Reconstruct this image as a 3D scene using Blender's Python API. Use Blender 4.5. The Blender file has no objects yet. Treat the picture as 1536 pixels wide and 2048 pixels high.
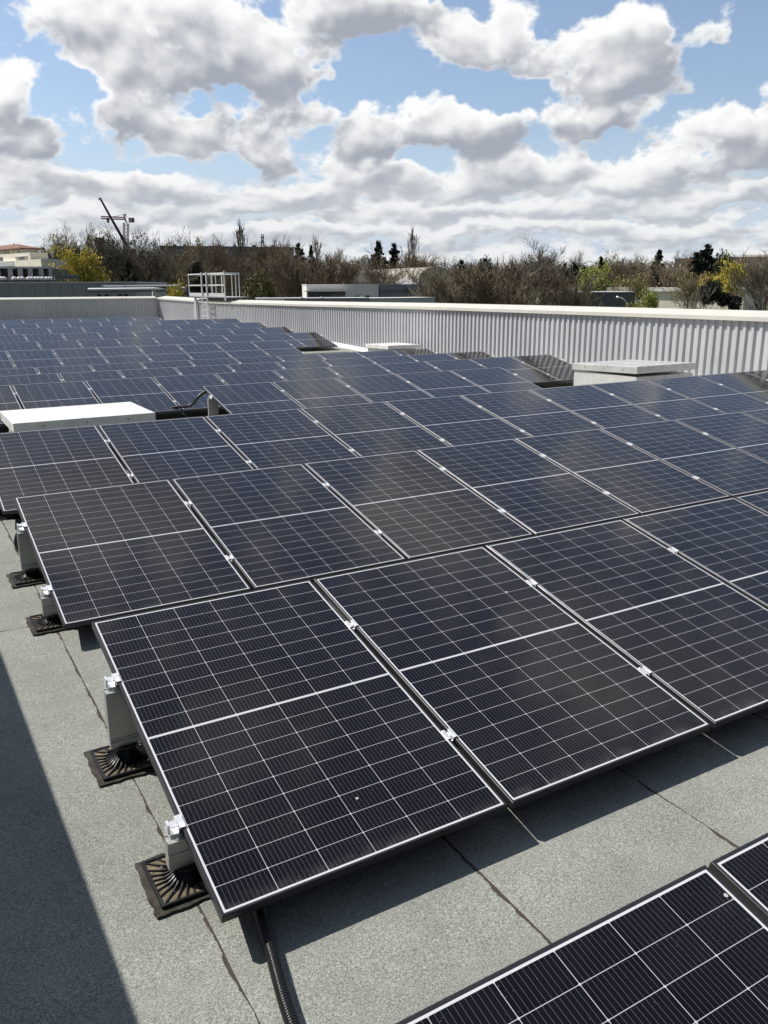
import bpy, math, random
import numpy as np
from mathutils import Matrix, Vector

# ------------------------------------------------------------------ camera, light, exposure
scene = bpy.context.scene
COL = scene.collection
CAM = Vector((-0.6675, -2.1323, 1.8957))
RT = Vector((0.860489, -0.509458, -0.003429)); UP = Vector((0.136070, 0.223330, 0.965199)); FW = Vector((0.490963, 0.831009, -0.261495))
cd = bpy.data.cameras.new("camera"); cam = bpy.data.objects.new("camera", cd); COL.objects.link(cam)
cd.sensor_fit = 'HORIZONTAL'; cd.sensor_width = 36.0; cd.lens = 1665.02 / 1536 * 36.0
cd.clip_start = 0.05; cd.clip_end = 6000
cam.matrix_world = Matrix(((RT.x, UP.x, -FW.x, CAM.x), (RT.y, UP.y, -FW.y, CAM.y), (RT.z, UP.z, -FW.z, CAM.z), (0, 0, 0, 1)))
scene.camera = cam

SUN_EL, SUN_AZ = math.radians(48.0), math.radians(-40.5)      # azimuth clockwise from +Y
SUN_STR, SKY_STR = 5.0, 0.10
EXPOSURE = 0.25
S = Vector((math.sin(SUN_AZ) * math.cos(SUN_EL), math.cos(SUN_AZ) * math.cos(SUN_EL), math.sin(SUN_EL)))
ld = bpy.data.lights.new("sun", 'SUN'); sun = bpy.data.objects.new("sun", ld); COL.objects.link(sun)
ld.energy = SUN_STR; ld.angle = math.radians(0.53); ld.color = (1.0, 0.955, 0.89)
sun.rotation_euler = S.to_track_quat('Z', 'Y').to_euler(); sun.location = S * 50
vs = scene.view_settings
vs.view_transform = 'Standard'; vs.look = 'None'; vs.exposure = EXPOSURE; vs.gamma = 1.0; vs.use_curve_mapping = False
scene.cycles.max_bounces = 6; scene.cycles.use_denoising = True
scene.cycles.sample_clamp_indirect = 6.0


class NT:
    """small helper to write node trees as expressions"""
    def __init__(s, tree): s.t = tree
    def new(s, typ, **kw):
        n = s.t.nodes.new(typ)
        for k, v in kw.items(): setattr(n, k, v)
        return n
    def put(s, sock, v):
        if isinstance(v, bpy.types.NodeSocket): s.t.links.new(v, sock)
        elif v is not None: sock.default_value = v
    def m(s, op, a, b=None, c=None, clamp=False):
        n = s.new('ShaderNodeMath', operation=op, use_clamp=clamp)
        s.put(n.inputs[0], a)
        if b is not None: s.put(n.inputs[1], b)
        if c is not None: s.put(n.inputs[2], c)
        return n.outputs[0]
    def v(s, op, a, b=None):
        n = s.new('ShaderNodeVectorMath', operation=op); s.put(n.inputs[0], a)
        if b is not None: s.put(n.inputs[1], b)
        return n.outputs['Value'] if op in ('DOT_PRODUCT', 'LENGTH', 'DISTANCE') else n.outputs[0]
    def sstep(s, x, a, b, lo=0.0, hi=1.0):
        n = s.new('ShaderNodeMapRange', interpolation_type='SMOOTHSTEP', clamp=True)
        s.put(n.inputs[0], x); s.put(n.inputs[1], a); s.put(n.inputs[2], b); s.put(n.inputs[3], lo); s.put(n.inputs[4], hi)
        return n.outputs[0]
    def lin(s, x, a, b, lo=0.0, hi=1.0):
        n = s.new('ShaderNodeMapRange', clamp=True)
        s.put(n.inputs[0], x); s.put(n.inputs[1], a); s.put(n.inputs[2], b); s.put(n.inputs[3], lo); s.put(n.inputs[4], hi)
        return n.outputs[0]
    def mix(s, f, a, b, blend='MIX'):
        n = s.new('ShaderNodeMix', data_type='RGBA', blend_type=blend)
        s.put(n.inputs[0], f); s.put(n.inputs[6], a if not isinstance(a, tuple) else (*a[:3], 1)); s.put(n.inputs[7], b if not isinstance(b, tuple) else (*b[:3], 1))
        return n.outputs[2]
    def xyz(s, v):
        n = s.new('ShaderNodeSeparateXYZ'); s.put(n.inputs[0], v); return n.outputs
    def comb(s, x, y, z=0.0):
        n = s.new('ShaderNodeCombineXYZ'); s.put(n.inputs[0], x); s.put(n.inputs[1], y); s.put(n.inputs[2], z); return n.outputs[0]
    def noise(s, vec, scale, detail=2.0, rough=0.5, dim='3D', dist=0.0):
        n = s.new('ShaderNodeTexNoise', noise_dimensions=dim)
        s.put(n.inputs['Vector'], vec); s.put(n.inputs['Scale'], scale); s.put(n.inputs['Detail'], detail); s.put(n.inputs['Roughness'], rough); s.put(n.inputs['Distortion'], dist)
        return n.outputs[0]
    def voro(s, vec, scale, dim='2D', detail=0.0, rough=0.5):
        n = s.new('ShaderNodeTexVoronoi', voronoi_dimensions=dim)
        s.put(n.inputs['Vector'], vec); s.put(n.inputs['Scale'], scale); s.put(n.inputs['Detail'], detail); s.put(n.inputs['Roughness'], rough)
        n.normalize = True
        return n.outputs['Distance']


# ------------------------------------------------------------------ sky with cumulus clouds
world = bpy.data.worlds.new("World"); scene.world = world; world.use_nodes = True
wt = world.node_tree; wt.nodes.clear(); N = NT(wt)
sky = N.new('ShaderNodeTexSky', sky_type='NISHITA', sun_disc=False)
sky.sun_elevation = SUN_EL; sky.sun_rotation = SUN_AZ; sky.air_density = 1.0; sky.dust_density = 0.6; sky.ozone_density = 1.6; sky.altitude = 100
gen = N.new('ShaderNodeTexCoord').outputs['Generated']
gx, gy, gz = N.xyz(gen)[:3]
AZ0 = math.radians(30.66); CSEED = 0.35
az = N.m('SUBTRACT', N.m('ARCTAN2', gx, gy), AZ0)
el = N.m('ARCSINE', N.m('MINIMUM', N.m('MAXIMUM', gz, -1.0), 1.0))
P0 = N.comb(az, el)
R2 = math.radians
# cloud masses by compass bearing and elevation (degrees): az, el, half width, half height, weight
CLOUDS = [
    (-16.5, 14.8, 5.0, 1.5, .60), (-11.0, 14.2, 4.2, 2.0, .56), (-6.4, 12.6, 3.0, 1.9, .60), (-13.6, 12.5, 4.2, 1.1, .40), (-15.6, 10.3, 3.4, 1.7, .60), (-11.6, 9.2, 3.0, .9, .42),
    (-2.2, 16.0, 3.2, 1.5, .62), (2.2, 16.3, 2.2, 1.1, .50), (5.6, 14.2, 2.6, 1.3, .60), (9.0, 13.0, 2.8, 1.1, .50), (15.0, 13.4, 4.2, 1.7, .70), (14.4, 11.6, 3.4, 1.0, .48),
    (-23.2, 10.0, 2.6, 1.8, .62), (-22.0, 7.9, 3.2, .8, .44), (.4, 9.3, 3.0, 1.1, .52), (6.4, 9.4, 3.2, 1.3, .60), (2.6, 11.0, 1.6, .9, .40), (-3.6, 9.9, 2.4, 1.1, .42), (13.4, 9.4, 3.0, .9, .58),
    (21.6, 8.6, 3.6, 1.2, .54), (23.0, 10.8, 1.8, 1.0, .44), (-9.6, 7.8, 4.0, .85, .50), (-14.4, 5.8, 3.6, .75, .46), (-21.0, 6.1, 3.0, .8, .44), (-.6, 6.9, 3.6, .7, .44), (5.1, 6.0, 3.4, .65, .42), (9.9, 7.1, 3.0, .7, .46),
    (19.6, 7.0, 4.0, .8, .46), (15.6, 5.9, 3.6, .6, .42), (-5.2, 5.6, 3.4, .6, .40), (2.4, 4.5, 3.6, .5, .36), (21.0, 4.9, 3.8, .5, .38), (12.0, 4.5, 3.6, .5, .36), (-9.2, 4.6, 3.4, .5, .36), (-17.4, 4.1, 3.6, .5, .36),
    (-3.4, 3.3, 5.0, .4, .28), (7.4, 3.2, 5.0, .4, .28), (17.0, 3.1, 5.0, .4, .28), (-13.0, 3.0, 5.0, .4, .28),
    (-70, 32, 30, 10, .40), (1, 28, 3.2, 1.3, .50), (24, 30, 4, 1.5, .42), (10, 35, 4.5, 4, .62), (-16, 39, 6, 4, .62), (30, 40, 8, 4, .5), (-2, 52, 8, 4, .4), (-34, 34, 8, 5, .45), (48, 33, 9, 4, .4), (-150, 40, 40, 14, .2)]
HOLES = [(-2.0, 12.6, 1.6, 1.5, -.55), (8.0, 11.3, 2.6, .9, -.55), (-19.2, 11.6, 1.9, 1.2, -.40), (20.6, 12.6, 2.0, 1.4, -.40), (-10.2, 11.0, 1.6, .5, -.22), (-18.6, 8.0, 1.3, .5, -.35), (-13.6, 7.2, 1.6, .35, -.30)]
wn = N.new('ShaderNodeTexNoise', noise_dimensions='2D'); N.put(wn.inputs['Vector'], N.v('MULTIPLY', P0, (1.0, 1.5, 0))); wn.inputs['Scale'].default_value = 12.0; wn.inputs['Detail'].default_value = 3.0; wn.inputs['Roughness'].default_value = .58
PW0 = N.v('ADD', P0, N.v('MULTIPLY', N.v('SUBTRACT', wn.outputs['Color'], (.5, .5, .5)), (R2(6.5), R2(3.0), 0)))
def blob(a, e, w, h):
    d = N.v('MULTIPLY', N.v('SUBTRACT', PW0, (R2(a), R2(e), 0)), (1 / R2(w), 1 / R2(h), 0))
    return d, N.m('EXPONENT', N.m('MULTIPLY', N.v('DOT_PRODUCT', d, d), -0.8))
F, T = None, None                                             # cloud amount, and height inside its cloud (sun from the upper left)
for a, e, w, h, k in CLOUDS:
    d, g = blob(a, e, w, h)
    sh = N.v('DOT_PRODUCT', d, (-.30 * k, .80 * k, 0))
    F = N.m('MULTIPLY', g, k) if F is None else N.m('MULTIPLY_ADD', g, k, F)
    T = N.m('MULTIPLY', g, sh) if T is None else N.m('MULTIPLY_ADD', g, sh, T)
T = N.m('DIVIDE', T, N.m('ADD', F, .05))
for a, e, w, h, k in HOLES: F = N.m('MULTIPLY_ADD', blob(a, e, w, h)[1], k, F)
F = N.m('MINIMUM', F, .55)
LD = (-0.50, 0.86)                                            # towards the sun along the sky
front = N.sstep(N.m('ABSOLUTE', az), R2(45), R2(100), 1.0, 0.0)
low = N.sstep(el, R2(4.0), R2(8.0), 1.0, 0.0)
vlow = N.sstep(el, R2(1.5), R2(4.5), 1.0, 0.0)
lowbase = N.m('ADD', N.m('MULTIPLY', low, N.m('MULTIPLY', front, 0.26)), N.m('MULTIPLY', vlow, 0.06))
def wisp(off, det):
    p = N.v('ADD', P0, (LD[0] * R2(off), LD[1] * R2(off), 0)) if off else P0
    pa = N.v('MULTIPLY', p, (1.0, 1.35, 0)); pb = N.v('MULTIPLY', p, (1.0, 2.7, 0))
    na = N.noise(N.v('ADD', pa, (CSEED, 1.3, 0)), 14.0, det, .56, '2D', .12)
    va = N.voro(N.v('ADD', pa, (5.2, 2.3, 0)), 24.0, '2D', min(det, 3.0), .6)
    nb = N.noise(N.v('ADD', pb, (3.1, 7.7, 0)), 15.0, min(det, 6), .60, '2D', .12)
    vb = N.voro(N.v('ADD', pb, (1.2, 4.3, 0)), 30.0, '2D', min(det, 2.0), .5)
    hi = N.m('ADD', N.m('MULTIPLY', N.m('SUBTRACT', na, .5), 1.55), N.m('MULTIPLY', N.m('SUBTRACT', .40, va), .46))
    lo = N.m('ADD', N.m('MULTIPLY', N.m('SUBTRACT', nb, .5), 1.2), N.m('MULTIPLY', N.m('SUBTRACT', .40, vb), .45))
    n = N.new('ShaderNodeMix', data_type='FLOAT'); N.put(n.inputs[0], low); N.put(n.inputs[2], hi); N.put(n.inputs[3], lo)
    return n.outputs[0]
W0, W1, W2 = wisp(0, 8.0), wisp(0.30, 3.0), wisp(1.1, 2.0)
D0 = N.m('SUBTRACT', N.m('ADD', N.m('ADD', F, W0), lowbase), N.m('ADD', N.sstep(T, -.95, -.35, .24, 0.0), 0.215))   # clouds have flat bases
relief = N.m('ADD', N.m('MULTIPLY', N.m('SUBTRACT', W0, W1), .40), N.m('MULTIPLY', N.m('SUBTRACT', W1, W2), .95))
thin = N.sstep(D0, .0, .30, .55, 0.0)                          # thin rims let the light through
lit = N.sstep(N.m('ADD', N.m('ADD', T, relief), N.m('ADD', thin, N.m('MULTIPLY', low, .12))), -.50, .62)
cover = N.m('MULTIPLY', N.sstep(D0, -0.04, 0.17), N.sstep(el, R2(-1.0), R2(0.2)))
white = N.mix(low, (8.3, 8.35, 8.3), (7.3, 7.45, 7.55))
grey = N.mix(low, (3.2, 3.45, 4.0), (4.3, 4.6, 5.1))
ccol = N.mix(lit, grey, white)
skyb = N.mix(.16, N.mix(1.0, sky.outputs[0], (1.10, 1.10, 1.12), 'MULTIPLY'), (4.6, 5.2, 6.2))
skyd = N.mix(N.m('SUBTRACT', 1.0, front), skyb, N.mix(1.0, sky.outputs[0], (.42, .44, .48), 'MULTIPLY'))  # sky away from the view dimmed so shaded faces stay dark
skyd = N.mix(N.m('MULTIPLY', N.m('SUBTRACT', 1.0, front), N.sstep(el, R2(6), R2(22), .85, 0.0)), skyd, (1.1, 1.2, 1.3))  # added dark band low behind the camera, cuts ambient light on the far wall
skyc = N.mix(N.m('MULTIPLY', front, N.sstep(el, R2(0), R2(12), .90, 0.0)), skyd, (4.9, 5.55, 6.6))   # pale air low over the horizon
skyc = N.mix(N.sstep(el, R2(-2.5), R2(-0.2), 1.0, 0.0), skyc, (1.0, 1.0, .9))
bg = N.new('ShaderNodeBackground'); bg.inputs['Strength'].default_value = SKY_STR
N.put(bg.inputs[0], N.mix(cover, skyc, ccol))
wo = N.new('ShaderNodeOutputWorld'); wt.links.new(bg.outputs[0], wo.inputs[0])
world.cycles.sampling_method = 'MANUAL'; world.cycles.sample_map_resolution = 512


# ------------------------------------------------------------------ object helpers
def tag(o, label=None, cat=None, group=None, kind=None):
    if label: o['label'] = label
    if cat: o['category'] = cat
    if group: o['group'] = group
    if kind: o['kind'] = kind
    return o
def empty(name, loc=(0, 0, 0), rot=(0, 0, 0)):
    o = bpy.data.objects.new(name, None); COL.objects.link(o); o.location = loc; o.rotation_euler = rot
    o.empty_display_size = .1
    return o
def link(name, me, parent=None, loc=None):
    o = bpy.data.objects.new(name, me); COL.objects.link(o)
    if parent is not None: o.parent = parent
    if loc: o.location = loc
    return o
def copy_tree(o, parent=None):
    c = o.copy(); COL.objects.link(c); c.parent = parent
    for ch in list(o.children): copy_tree(ch, c)
    return c
def at(px, py, d):
    """point at horizontal distance d seen in direction of photo pixel (px, py)"""
    v = FW + RT * ((px - 768) / 1665.02) + UP * ((1024 - py) / 1665.02)
    return CAM + v * (d / math.hypot(v.x, v.y))


class MB:
    def __init__(s): s.v = []; s.f = []
    def add(s, vs, fs):
        k = len(s.v); s.v += [tuple(p) for p in vs]; s.f += [tuple(i + k for i in f) for f in fs]; return s
    def box(s, a, b, M=None):
        (x0, y0, z0), (x1, y1, z1) = a, b
        vs = [(x0, y0, z0), (x1, y0, z0), (x1, y1, z0), (x0, y1, z0), (x0, y0, z1), (x1, y0, z1), (x1, y1, z1), (x0, y1, z1)]
        if M is not None: vs = [tuple(M @ Vector(p)) for p in vs]
        return s.add(vs, [(3, 2, 1, 0), (4, 5, 6, 7), (0, 1, 5, 4), (1, 2, 6, 5), (2, 3, 7, 6), (3, 0, 4, 7)])
    def prism(s, prof, x0, x1, axis=0):
        """extrude a closed (y,z) profile (counter-clockwise seen from +x) along x"""
        n = len(prof)
        vs = [(x0, p[0], p[1]) for p in prof] + [(x1, p[0], p[1]) for p in prof]
        fs = [(i, i + n, (i + 1) % n + n, (i + 1) % n) for i in range(n)]
        return s.add(vs, [f[::-1] for f in fs] + [tuple(range(n))[::-1], tuple(range(n, 2 * n))])
    def tube(s, pts, r, n=8, r2=None, caps=True):
        pts = [Vector(p) for p in pts]; m = len(pts); rings = []
        for i, p in enumerate(pts):
            t = (pts[min(i + 1, m - 1)] - pts[max(i - 1, 0)]).normalized()
            a = Vector((0, 0, 1)) if abs(t.z) < .9 else Vector((1, 0, 0))
            u = t.cross(a).normalized(); w = t.cross(u)
            rr = r[i] if isinstance(r, (list, tuple)) else (r if r2 is None else r + (r2 - r) * i / (m - 1))
            rings.append([p + (u * math.cos(2 * math.pi * j / n) + w * math.sin(2 * math.pi * j / n)) * rr for j in range(n)])
        vs = [q for R in rings for q in R]
        fs = [(i * n + j, i * n + (j + 1) % n, (i + 1) * n + (j + 1) % n, (i + 1) * n + j) for i in range(m - 1) for j in range(n)]
        if caps: fs += [tuple(range(n))[::-1], tuple(range((m - 1) * n, m * n))]
        return s.add(vs, fs)
    def lathe(s, prof, c=(0, 0, 0), n=20):
        """prof: (radius, z) from bottom to top"""
        m = len(prof)
        vs = [(c[0] + r * math.cos(2 * math.pi * j / n), c[1] + r * math.sin(2 * math.pi * j / n), c[2] + z) for r, z in prof for j in range(n)]
        fs = [(i * n + j, i * n + (j + 1) % n, (i + 1) * n + (j + 1) % n, (i + 1) * n + j) for i in range(m - 1) for j in range(n)]
        return s.add(vs, fs + [tuple(range(n))[::-1], tuple(range((m - 1) * n, m * n))])
    def mesh(s, name, mat, smooth=False, bevel=0):
        me = bpy.data.meshes.new(name); me.from_pydata(s.v, [], s.f); me.update()
        if mat: me.materials.append(mat)
        if smooth: me.polygons.foreach_set('use_smooth', [True] * len(me.polygons))
        return me
    def build(s, name, mat, parent=None, smooth=False, bevel=0.0):
        o = link(name, s.mesh(name, mat, smooth), parent)
        if bevel:
            b = o.modifiers.new('bevel', 'BEVEL'); b.width = bevel; b.segments = 2; b.limit_method = 'ANGLE'
        return o


# ------------------------------------------------------------------ materials
def mat(name, col=(.5, .5, .5), rough=.6, metal=0.0, spec=.5, var=0.0, vscale=4.0, bump=0.0, bscale=60.0, rvar=0.0):
    m = bpy.data.materials.new(name); m.use_nodes = True; n = NT(m.node_tree)
    b = m.node_tree.nodes['Principled BSDF']
    b.inputs['Roughness'].default_value = rough; b.inputs['Metallic'].default_value = metal; b.inputs['Specular IOR Level'].default_value = spec
    b.inputs['Base Color'].default_value = (*col, 1)
    if var or bump or rvar:
        tc = n.new('ShaderNodeTexCoord').outputs['Object']
        if var:
            f = n.noise(tc, vscale, 6, .6)
            f = n.lin(f, .3, .7, 1 - var, 1 + var)
            cc = n.new('ShaderNodeMix', data_type='RGBA', blend_type='MULTIPLY'); cc.inputs[0].default_value = 1
            cc.inputs[6].default_value = (*col, 1); m.node_tree.links.new(f, cc.inputs[7]); m.node_tree.links.new(cc.outputs[2], b.inputs['Base Color'])
        if rvar:
            n.put(b.inputs['Roughness'], n.lin(n.noise(tc, vscale * 2.3, 5, .6), .3, .7, max(.03, rough - rvar), min(1, rough + rvar)))
        if bump:
            bp = n.new('ShaderNodeBump'); bp.inputs['Strength'].default_value = bump; bp.inputs['Distance'].default_value = .01
            n.put(bp.inputs['Height'], n.noise(tc, bscale, 4, .6)); n.put(b.inputs['Normal'], bp.outputs[0])
    return m

M_frame = mat('black_anodised', (.055, .055, .058), .38, .65, .5, rvar=.06, vscale=3)
M_alu = mat('mill_aluminium', (.86, .86, .86), .42, .55, .5, var=.12, vscale=9, rvar=.1)
M_rail = mat('rail_aluminium', (.42, .43, .41), .48, .55, .5, var=.10, vscale=5, rvar=.1)
M_bolt = mat('bolt_steel', (.35, .35, .36), .35, .9)
M_black = mat('black_plastic', (.010, .010, .011), .42, 0, .4)
M_plate = mat('dusty_black_plate', (.15, .125, .085), .85, 0, .2, var=.5, vscale=22)
M_patch = mat('bitumen_patch', (.058, .054, .046), .95, 0, .2, var=.55, vscale=30, bump=.8, bscale=160)
M_conduit = mat('black_conduit', (.012, .012, .013), .28, 0, .5)
M_screw = mat('bright_screw', (.75, .75, .76), .25, 1.0)

# --- solar cells under glass: pattern in the panel's own coordinates
PW, PL, PT = 1.134, 1.744, .030
GAP = .0228; PITCH = PW + GAP
M_cell = bpy.data.materials.new('solar_cells'); M_cell.use_nodes = True
def build_cell():
    n = NT(M_cell.node_tree); b = M_cell.node_tree.nodes['Principled BSDF']
    tc = n.new('ShaderNodeTexCoord').outputs['Object']
    x, y, _ = n.xyz(tc)[:3]
    mx, my, mid = .0182, .0186, .0105
    cw = (PW - 2 * mx) / 6; ch = (PL - 2 * my - mid) / 18
    xs = n.m('DIVIDE', n.m('SUBTRACT', x, mx), cw)
    yc = n.m('SUBTRACT', y, PL / 2)
    ya = n.m('SUBTRACT', n.m('ABSOLUTE', yc), mid / 2)            # distance from the middle band
    ys = n.m('DIVIDE', ya, ch)
    def edge(s, size):                                             # metres to nearest integer line
        f = n.m('FRACT', s); return n.m('MULTIPLY', n.m('MINIMUM', f, n.m('SUBTRACT', 1.0, f)), size)
    ex, ey = edge(xs, cw), edge(ys, ch)
    line = n.m('MAXIMUM', n.m('LESS_THAN', ex, .00095), n.m('LESS_THAN', ey, .00085))
    node = n.m('LESS_THAN', n.m('ADD', ex, ey), .0048)             # chamfered cell corners
    out = n.m('MAXIMUM', n.m('GREATER_THAN', n.m('ABSOLUTE', n.m('SUBTRACT', x, PW / 2)), PW / 2 - mx), n.m('GREATER_THAN', n.m('ABSOLUTE', yc), PL / 2 - my))
    band = n.m('LESS_THAN', ya, 0.0)
    w = n.m('MAXIMUM', n.m('MAXIMUM', line, node), n.m('MAXIMUM', out, band))
    bus = n.m('LESS_THAN', edge(n.m('MULTIPLY', xs, 11.0), cw / 11), .00045)
    inband = n.m('MULTIPLY', band, n.m('LESS_THAN', n.m('ABSOLUTE', n.m('SUBTRACT', n.m('ABSOLUTE', yc), .0022)), .0012))
    # each cell a slightly different tone
    cell = n.new('ShaderNodeTexWhiteNoise', noise_dimensions='3D')
    oi = n.new('ShaderNodeObjectInfo').outputs['Random']
    n.put(cell.inputs['Vector'], n.comb(n.m('FLOOR', xs), n.m('FLOOR', n.m('MULTIPLY', ys, n.m('SIGN', yc))), n.m('MULTIPLY', oi, 91.0)))
    tone = n.mix(cell.outputs['Value'], (.0016, .0018, .0045), (.0030, .0032, .0070))
    tone = n.mix(n.m('MULTIPLY', oi, .5), tone, (.0040, .0034, .0045))
    c = n.mix(bus, tone, (.125, .125, .14))
    c = n.mix(w, c, (.52, .52, .54))
    c = n.mix(n.m('MAXIMUM', out, band), c, (.64, .64, .66))
    c = n.mix(inband, c, (.50, .50, .52))
    # dust film and specks
    dn = n.noise(n.v('ADD', tc, n.comb(n.m('MULTIPLY', oi, 40.0), 0, 0)), 2.6, 5, .6)
    dust = n.lin(dn, .42, .75, .0005, .008)
    sp = n.voro(tc, 95.0, '3D'); spm = n.m('MULTIPLY', n.m('LESS_THAN', sp, .075), n.m('GREATER_THAN', n.noise(tc, 6.0, 3, .6), .56))
    dust = n.m('ADD', dust, n.m('MULTIPLY', spm, .22))
    low_edge = n.m('MULTIPLY', n.sstep(y, .012, .075, .10, 0.0), n.lin(n.noise(n.v('ADD', tc, n.comb(n.m('MULTIPLY', oi, 23.0), 0, 0)), 14.0, 4, .65), .38, .68))
    dust = n.m('ADD', dust, low_edge)
    c = n.mix(dust, c, (.42, .40, .36))
    vb = n.new('ShaderNodeTexVoronoi', voronoi_dimensions='2D'); n.put(vb.inputs['Vector'], n.v('ADD', tc, n.comb(n.m('MULTIPLY', oi, 61.0), n.m('MULTIPLY', oi, 37.0), 0))); vb.inputs['Scale'].default_value = 2.2
    wob = n.m('MULTIPLY', n.m('SUBTRACT', n.noise(tc, 60.0, 2, .5), .5), .020)
    drop = n.m('MULTIPLY', n.m('LESS_THAN', n.m('ADD', vb.outputs['Distance'], wob), .013), n.m('GREATER_THAN', n.xyz(vb.outputs['Color'])[0], .94))
    c = n.mix(n.m('MULTIPLY', drop, .8), c, (.62, .61, .56))
    n.put(b.inputs['Base Color'], c)
    b.inputs['Specular IOR Level'].default_value = .33; b.inputs['Specular Tint'].default_value = (1.0, .90, .82, 1)
    n.put(b.inputs['Roughness'], n.lin(dn, .35, .75, .085, .16))
    bp = n.new('ShaderNodeBump'); bp.inputs['Strength'].default_value = .006; bp.inputs['Distance'].default_value = .01
    n.put(bp.inputs['Height'], n.noise(n.v('ADD', tc, n.comb(n.m('MULTIPLY', oi, 17.0), 0, 0)), 5.0, 1, .5)); n.put(b.inputs['Normal'], bp.outputs[0])
build_cell()

# --- mineral felt roof with lap seams
SEAMS = (0.0, 0.919, 1.851)
M_roof = bpy.data.materials.new('mineral_felt'); M_roof.use_nodes = True
def build_roof_mat():
    n = NT(M_roof.node_tree); b = M_roof.node_tree.nodes['Principled BSDF']
    tc = n.new('ShaderNodeTexCoord').outputs['Object']
    x, y, _ = n.xyz(tc)[:3]
    g1 = n.noise(tc, 210.0, 3, .8); g2 = n.noise(tc, 95.0, 3, .65); big = n.noise(tc, 1.3, 5, .6); med = n.noise(tc, 9.0, 4, .6)
    v = n.lin(g1, .30, .70, .20, 1.88)
    v = n.m('MULTIPLY', v, n.lin(g2, .3, .7, .76, 1.24))
    v = n.m('MULTIPLY', v, n.lin(big, .3, .7, .84, 1.10)); v = n.m('MULTIPLY', v, n.lin(med, .3, .7, .94, 1.06))
    base = n.new('ShaderNodeVectorMath', operation='SCALE'); base.inputs[0].default_value = (.246, .256, .229); n.put(base.inputs['Scale'], v)
    spark = n.m('GREATER_THAN', n.noise(n.v('ADD', tc, (9, 4, 2)), 400.0, 1, .5), .715)
    c = n.mix(n.m('MULTIPLY', spark, .6), base.outputs[0], (.60, .60, .56))
    # lap seam every 0.925 m along y, bitumen bleeding out on one side of it
    wob = n.m('MULTIPLY', n.m('SUBTRACT', n.noise(n.comb(0, y, n.m('FLOOR', n.m('MULTIPLY', x, 1.081))), 3.0, 4, .6), .5), .016)
    k = n.m('DIVIDE', n.m('ADD', n.m('ADD', x, .4625), wob), .9255)
    d = n.m('MULTIPLY', n.m('SUBTRACT', n.m('FRACT', k), .5), .9255)
    wid = n.lin(n.noise(n.comb(n.m('FLOOR', k), y, 0), 5.5, 5, .65), .34, .66, -.004, .018)
    inside = n.m('MULTIPLY', n.m('GREATER_THAN', d, n.m('MULTIPLY', wid, -1.0)), n.m('LESS_THAN', d, .0022))
    crack = n.m('LESS_THAN', n.m('ABSOLUTE', d), .0022)
    # one cross joint
    wy = n.m('MULTIPLY', n.m('SUBTRACT', n.noise(n.comb(x, 3.0, 0), 5.0, 3, .6), .5), .03)
    dy = n.m('SUBTRACT', n.m('ADD', y, wy), 2.985)
    cross = n.m('MULTIPLY', n.m('LESS_THAN', n.m('ABSOLUTE', dy), n.lin(n.noise(n.comb(x, 1.0, 0), 7.0, 3, .6), .35, .65, .001, .010)), n.m('LESS_THAN', x, .02))
    seam = n.m('MAXIMUM', n.m('MAXIMUM', inside, crack), cross)
    c = n.mix(seam, c, n.mix(g2, (.042, .036, .030), (.085, .072, .060)))
    n.put(b.inputs['Base Color'], c); b.inputs['Roughness'].default_value = .95; b.inputs['Specular IOR Level'].default_value = .25
    bp = n.new('ShaderNodeBump'); bp.inputs['Strength'].default_value = .55; bp.inputs['Distance'].default_value = .004
    n.put(bp.inputs['Height'], n.m('SUBTRACT', g1, n.m('MULTIPLY', seam, .5))); n.put(b.inputs['Normal'], bp.outputs[0])
build_roof_mat()

M_clad = mat('silver_cladding', (.58, .585, .605), .42, .12, .5, var=.05, vscale=1.2, rvar=.06)
def clad_tone():
    n = NT(M_clad.node_tree); b = M_clad.node_tree.nodes['Principled BSDF']; tc = n.new('ShaderNodeTexCoord').outputs['Object']
    x, y, z = n.xyz(tc)[:3]; k = n.m('FLOOR', n.m('DIVIDE', n.m('ADD', x, y), 1.05)); wn = n.new('ShaderNodeTexWhiteNoise', noise_dimensions='1D'); n.put(wn.inputs['W'], k)
    streak = n.noise(n.comb(n.m('MULTIPLY', n.m('ADD', x, y), 9.0), n.m('MULTIPLY', z, .8), 0), 1.0, 4, .65)
    f = n.m('MULTIPLY', n.lin(wn.outputs['Value'], 0, 1, .93, 1.04), n.lin(streak, .3, .75, 1.03, .88))
    sc = n.new('ShaderNodeVectorMath', operation='SCALE'); sc.inputs[0].default_value = (.58, .585, .605); n.put(sc.inputs['Scale'], f); n.put(b.inputs['Base Color'], sc.outputs[0])
clad_tone()
M_cap = mat('cream_coping', (.60, .585, .52), .5, 0, .4, var=.06, vscale=2.0)
M_flash = mat('white_flashing', (.68, .68, .66), .5, .1, .4, var=.06, vscale=3)
M_wallcore = mat('wall_core', (.30, .30, .31), .8)

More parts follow.
